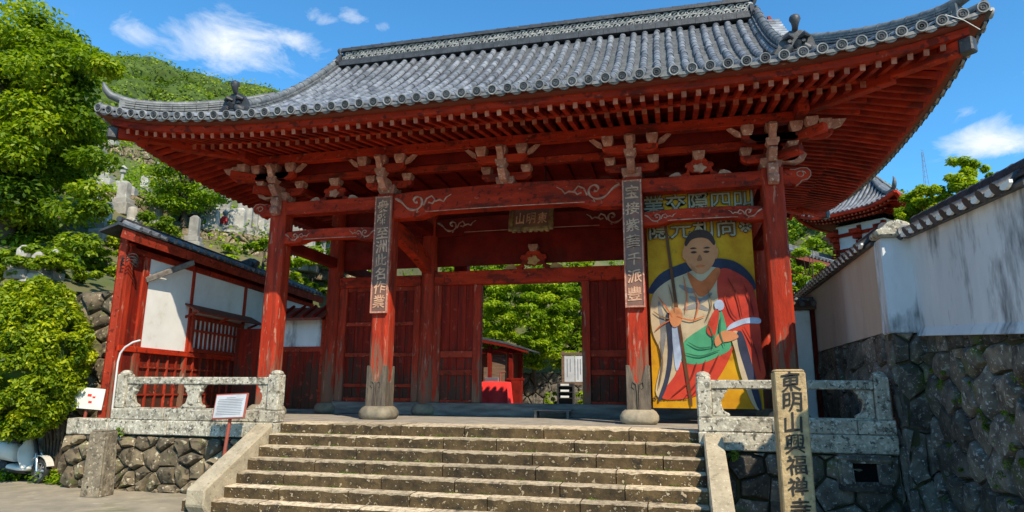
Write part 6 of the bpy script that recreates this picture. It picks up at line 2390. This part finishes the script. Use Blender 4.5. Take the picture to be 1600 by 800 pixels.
for i_, (x_, y_, lab_) in enumerate(((-8.0, 23.5, 'dark evergreen tree behind the courtyard pavilion'), (-2.5, 25.5, 'tall evergreen tree behind the courtyard maple'), (3.6, 24.5, 'dark evergreen tree behind the white courtyard building'))):
    tree('evergreen_tree', lab_, (x_, y_, -.02), (x_, y_, 5.0), (3.2, 2.2, 4.0), 90, 110, .30, LEAF_TREE, 140 + i_, trunk=.2, flat=.6, sizef=.3)
t = thing('red_pavilion', 'small red wooden pavilion with curved dark roof in the courtyard', 'pavilion', (-3.4, 10.4, 0))
m = MB()
PAV = REDDARK  # dark red puts the shade of the pavilion into its colour
prof_ = [(-5.2, 2.22), (-4.2, 2.30), (-3.2, 2.26), (-2.4, 2.10), (-1.6, 1.86), (-1.6, 1.80), (-2.4, 2.02), (-3.2, 2.17), (-4.2, 2.20), (-5.2, 2.12)]
m.extr([(x, 9.5, z) for x, z in prof_], (0, 2.0, 0)); rf = m.build('roof', DARKTILE, t, bevel=.01)
m = MB(); m.extr([(x, 9.46, z - .09) for x, z in prof_], (0, .05, 0)); m.build('gable_board', PAV, t)
for x in (-4.9, -3.0, -2.25):
    for y in (9.75, 11.2):
        m = MB(); m.b2(x - .07, x + .07, y - .07, y + .07, -.012, 2.0); m.build('post', PAV, t, bevel=.008)
m = MB(); m.b2(-5.0, -1.9, 9.70, 9.80, 1.72, 1.88); m.build('beam', PAV, t, bevel=.008)
m = MB(); m.b2(-3.05, -2.45, 9.88, 9.94, .5, 1.8); m.build('bamboo_screen', TIMBER, t)
m = MB(); m.b2(-5.0, -2.2, 11.2, 11.26, -.012, 1.8); m.build('rear_board', BROWNRED, t)
m = MB(); m.b2(-2.36, -1.75, 9.5, 9.62, .82, .90); m.b2(-2.2, -1.88, 9.5, 9.62, -.012, .82); m.build('side_stand', PAV, t, bevel=.01)
move_back(t, 1.137)
t = thing('red_cloth_table', 'small table draped in bright red cloth inside the gateway', 'table', (-2.25, 8.0, 0))
m = MB()
ring = []
for z, ex, w_ in ((.74, 0, 0), (.70, .02, .0), (.35, .04, .02), (-.01, .07, .045)):
    row = []
    for k in range(32):
        a = k / 32 * 4; s_ = int(a); f_ = a - s_
        corners = [(-2.78, 7.7), (-1.90, 7.7), (-1.90, 8.3), (-2.78, 8.3)]
        p, q = corners[s_], corners[(s_ + 1) % 4]
        x, y = p[0] + (q[0] - p[0]) * f_, p[1] + (q[1] - p[1]) * f_
        cx_, cy_ = -2.34, 8.0
        dd = math.hypot(x - cx_, y - cy_); o_ = ex + w_ * math.sin(k * 1.7)
        row.append((x + (x - cx_) / dd * o_, y + (y - cy_) / dd * o_, z))
    ring += row
fs = [(j * 32 + k, j * 32 + (k + 1) % 32, (j + 1) * 32 + (k + 1) % 32, (j + 1) * 32 + k) for j in range(3) for k in range(32)] + [tuple(range(32))]
m.add(ring, fs); m.build('cloth', REDCLOTH, t, smooth=50)
m = MB(); m.b2(-2.7, -1.98, 7.78, 8.22, -.012, .73); m.build('frame', TIMBER, t)
move_back(t, 1.176)
t = thing('incense_box', 'grey box with wooden posts standing on the red cloth table', 'box', (-2.4, 8.0, .74))
m = MB(); m.b2(-2.62, -2.18, 7.85, 8.15, .74, .86); m.build('tray', STEEL, t, bevel=.01)
m = MB(); m.b2(-2.66, -2.56, 7.88, 7.98, .742, 1.18); m.build('post', TIMBER, t)
m = MB(); m.tube([(-2.15, 7.95, .74), (-2.15, 7.95, 1.02), (-1.98, 7.95, 1.04)], .025, 6); m.build('arm', REDPOST, t)
move_back(t, 1.176)
t = thing('notice_board', 'framed notice board with pale paper panels beyond the gateway', 'notice board', (-.7, 14.0, 0))
for x in (-1.18, -.20):
    m = MB(); m.b2(x - .05, x + .05, 13.95, 14.05, -.012, 2.1); m.build('post', TIMBER, t)
for z_ in (.80, 1.95):
    m = MB(); m.b2(-1.25, -.12, 13.93, 14.07, z_, z_ + .10); m.build('frame_rail', TIMBER, t)
m = MB(); m.b2(-1.12, -.72, 13.96, 14.0, .92, 1.93); m.build('paper', SIGNGREY, t)
m = MB(); m.b2(-.69, -.26, 13.96, 14.0, .92, 1.93); m.build('paper', SIGNGREY, t)
m = MB()
for k, (x0, z0, w_, h_) in enumerate(((-1.02, 1.1, .03, .7), (-.90, 1.3, .03, .5), (-.6, 1.0, .03, .8), (-.5, 1.2, .03, .6), (-.4, 1.3, .03, .4))):
    m.b2(x0, x0 + w_, 13.955, 13.959, z0, z0 + h_)
m.build('writing', TEXTGREY, t)
t = thing('leaflet_rack', 'dark leaflet rack with white cards beside the notice board', 'rack', (-.95, 13.2, 0))
for nm, bb in (('base', (-1.25, -.62, 13.0, 13.3, -.012, .08)), ('side', (-1.25, -1.20, 13.0, 13.3, .08, .85)), ('side', (-.67, -.62, 13.0, 13.3, .08, .85)), ('back', (-1.2, -.67, 13.25, 13.3, .08, .85))):
    m = MB(); m.b2(*bb); m.build(nm, BLACK, t)
for z in (.3, .52, .74):
    m = MB(); m.b2(-1.2, -.67, 13.0, 13.25, z - .015, z + .015); m.build('shelf', BLACK, t)
    m = MB(); m.b2(-1.12, -.8, 13.0, 13.02, z + .02, z + .09); m.build('card', SIGNWHITE, t)
t = thing('white_courtyard_building', 'white-walled building with grey tiled roof across the courtyard', 'building', (1.5, 17, 0))
m = MB(); m.b2(-.55, 5.0, 16.6, 20, -.012, 4.2); m.build('wall', PLASTER, t)
m = MB(); m.b2(-.6, 5.0, 16.55, 16.6, 1.5, 1.65); m.b2(-.6, 5.0, 16.55, 16.6, 3.9, 4.1); m.build('beam', RED, t)
m = MB(); m.extr([(-.9, 15.9, 4.25), (-.9, 18.3, 5.6), (-.9, 20.6, 4.25), (-.9, 20.6, 4.15), (-.9, 18.3, 5.5), (-.9, 15.9, 4.15)], (6.4, 0, 0)); rf = m.build('roof', PAN, t)
m = MB()
for k in range(24):
    m.tube([(-.8 + k * .265, 15.86, 4.30), (-.8 + k * .265, 18.3, 5.66)], .07, 7)
m.build('cover_tiles', TILE, rf, smooth=50)
t = thing('rockery_wall', 'dark rough stone wall under the courtyard maple', 'wall', (-2.6, 16, 0))
stone_wall(t, (-5.2, 16.0, -.02), (1, 0, 0), (0, 0, 1), 4.6, 1.35, .42, DARKSTONE, 88, proud=.08, backing=.4)
for k, (x, y, lab) in enumerate(((-1.45, 13.4, 'tuft of leafy green plants beside the leaflet rack'), (-.25, 13.1, 'green plant at the foot of the right gate jamb'))):
    t = thing('garden_plant', lab, 'plant', (x, y, 0))
    pts, rr = crown_points((x, y, .28), (.42, .35, .30), 14, 95 + k, flat=.8)
    inst('foliage', leaf_mesh('foliage', pts, rr, 60, .13, LEAF_MAPLE, 95 + k), Mx.Identity(4), t)
    m = MB(); m.tube([(x, y, -.02), (x, y, .3)], .02, 6); m.build('stem', BARK, t)

# ------ small growth on the walls and steps
for k, (x, y, z, r_, lab) in enumerate(((3.80, -2.24, -.30, .08, 'small green fern in the joint beside the right cheek stone'), (-6.2, -2.24, -.20, .10, 'moss tuft on top of the left rubble wall'),
                                        (7.2, -2.0, GZ, .1, 'weed at the wall foot'))):
    if k == 2:
        continue
    t = thing('fern_tuft', lab, 'plant', (x, y, z))
    inst('fronds', leaf_mesh('fronds', [(x, y, z)], [(r_, r_ * .6, r_)], 60, .06, MOSS, 300 + k), Mx.Identity(4), t)
# loose moss in the joints of the high wall
g = random.Random(77); pts = []; rr = []
for k in range(46):
    y = YC - .2 - g.random() ** .8 * 2.6; z = g.uniform(-.9, .9) - .15 * (y < -3)
    r_ = g.uniform(.03, .10); pts.append((XF - .06, y, z)); rr.append((.03, r_ * 1.2, r_ * .7))
o = inst('wall_moss', leaf_mesh('wall_moss', pts, rr, 60, .028, MOSS, 301), Mx.Identity(4))
kind(tag(o, 'green moss growing in the joints of the tall dark stone base', 'moss'), 'stuff')
# weeds along the foot of the bank
pts = []; rr = []
for k in range(60):
    x = g.uniform(-9.6, -6.5); r_ = g.uniform(.08, .22)
    pts.append((x, g.uniform(-1.9, -1.3), GZ + r_ * .5)); rr.append((r_ * 1.5, r_, r_))
o = inst('bank_weeds', leaf_mesh('bank_weeds', pts, rr, 60, .08, LEAF_MAPLE, 302), Mx.Identity(4))
kind(tag(o, 'green weeds growing along the foot of the bank wall', 'weeds'), 'stuff')
# moss along the feet of the risers
pts = []; rr = []
for k in range(70):
    st = g.randrange(1, 6); x = g.uniform(-3.2, 3.3); r_ = g.uniform(.02, .06)
    pts.append((x, -2.0 - STEP_T * (st - 1) - .012, -STEP_R * st + .008)); rr.append((r_ * 2.2, .012, .014))
o = inst('step_moss', leaf_mesh('step_moss', pts, rr, 40, .018, MOSS, 303), Mx.Identity(4))
kind(tag(o, 'thin green moss along the feet of the stone risers', 'moss'), 'stuff')
# paving slabs of the street before the steps
pv = bpy.data.objects.new('pavement', None); link(pv, None, Mx.Translation(V((0, -4.5, GZ)))); kind(pv, 'structure')
rng = random.Random(12)
y = -3.80
for row in range(4):
    d_ = rng.uniform(.55, .75); x = -8.5 + rng.uniform(0, .8)
    while x < 6.0:
        w_ = rng.uniform(.7, 1.5)
        m = MB(); m.b2(x + .008, x + w_ - .008, y - d_ + .008, y - .008, GZ - .05, GZ + .012 + rng.uniform(-.004, .004))
        m.build('paving_slab', ASPHALT, pv, bevel=.008)
        x += w_
    y -= d_
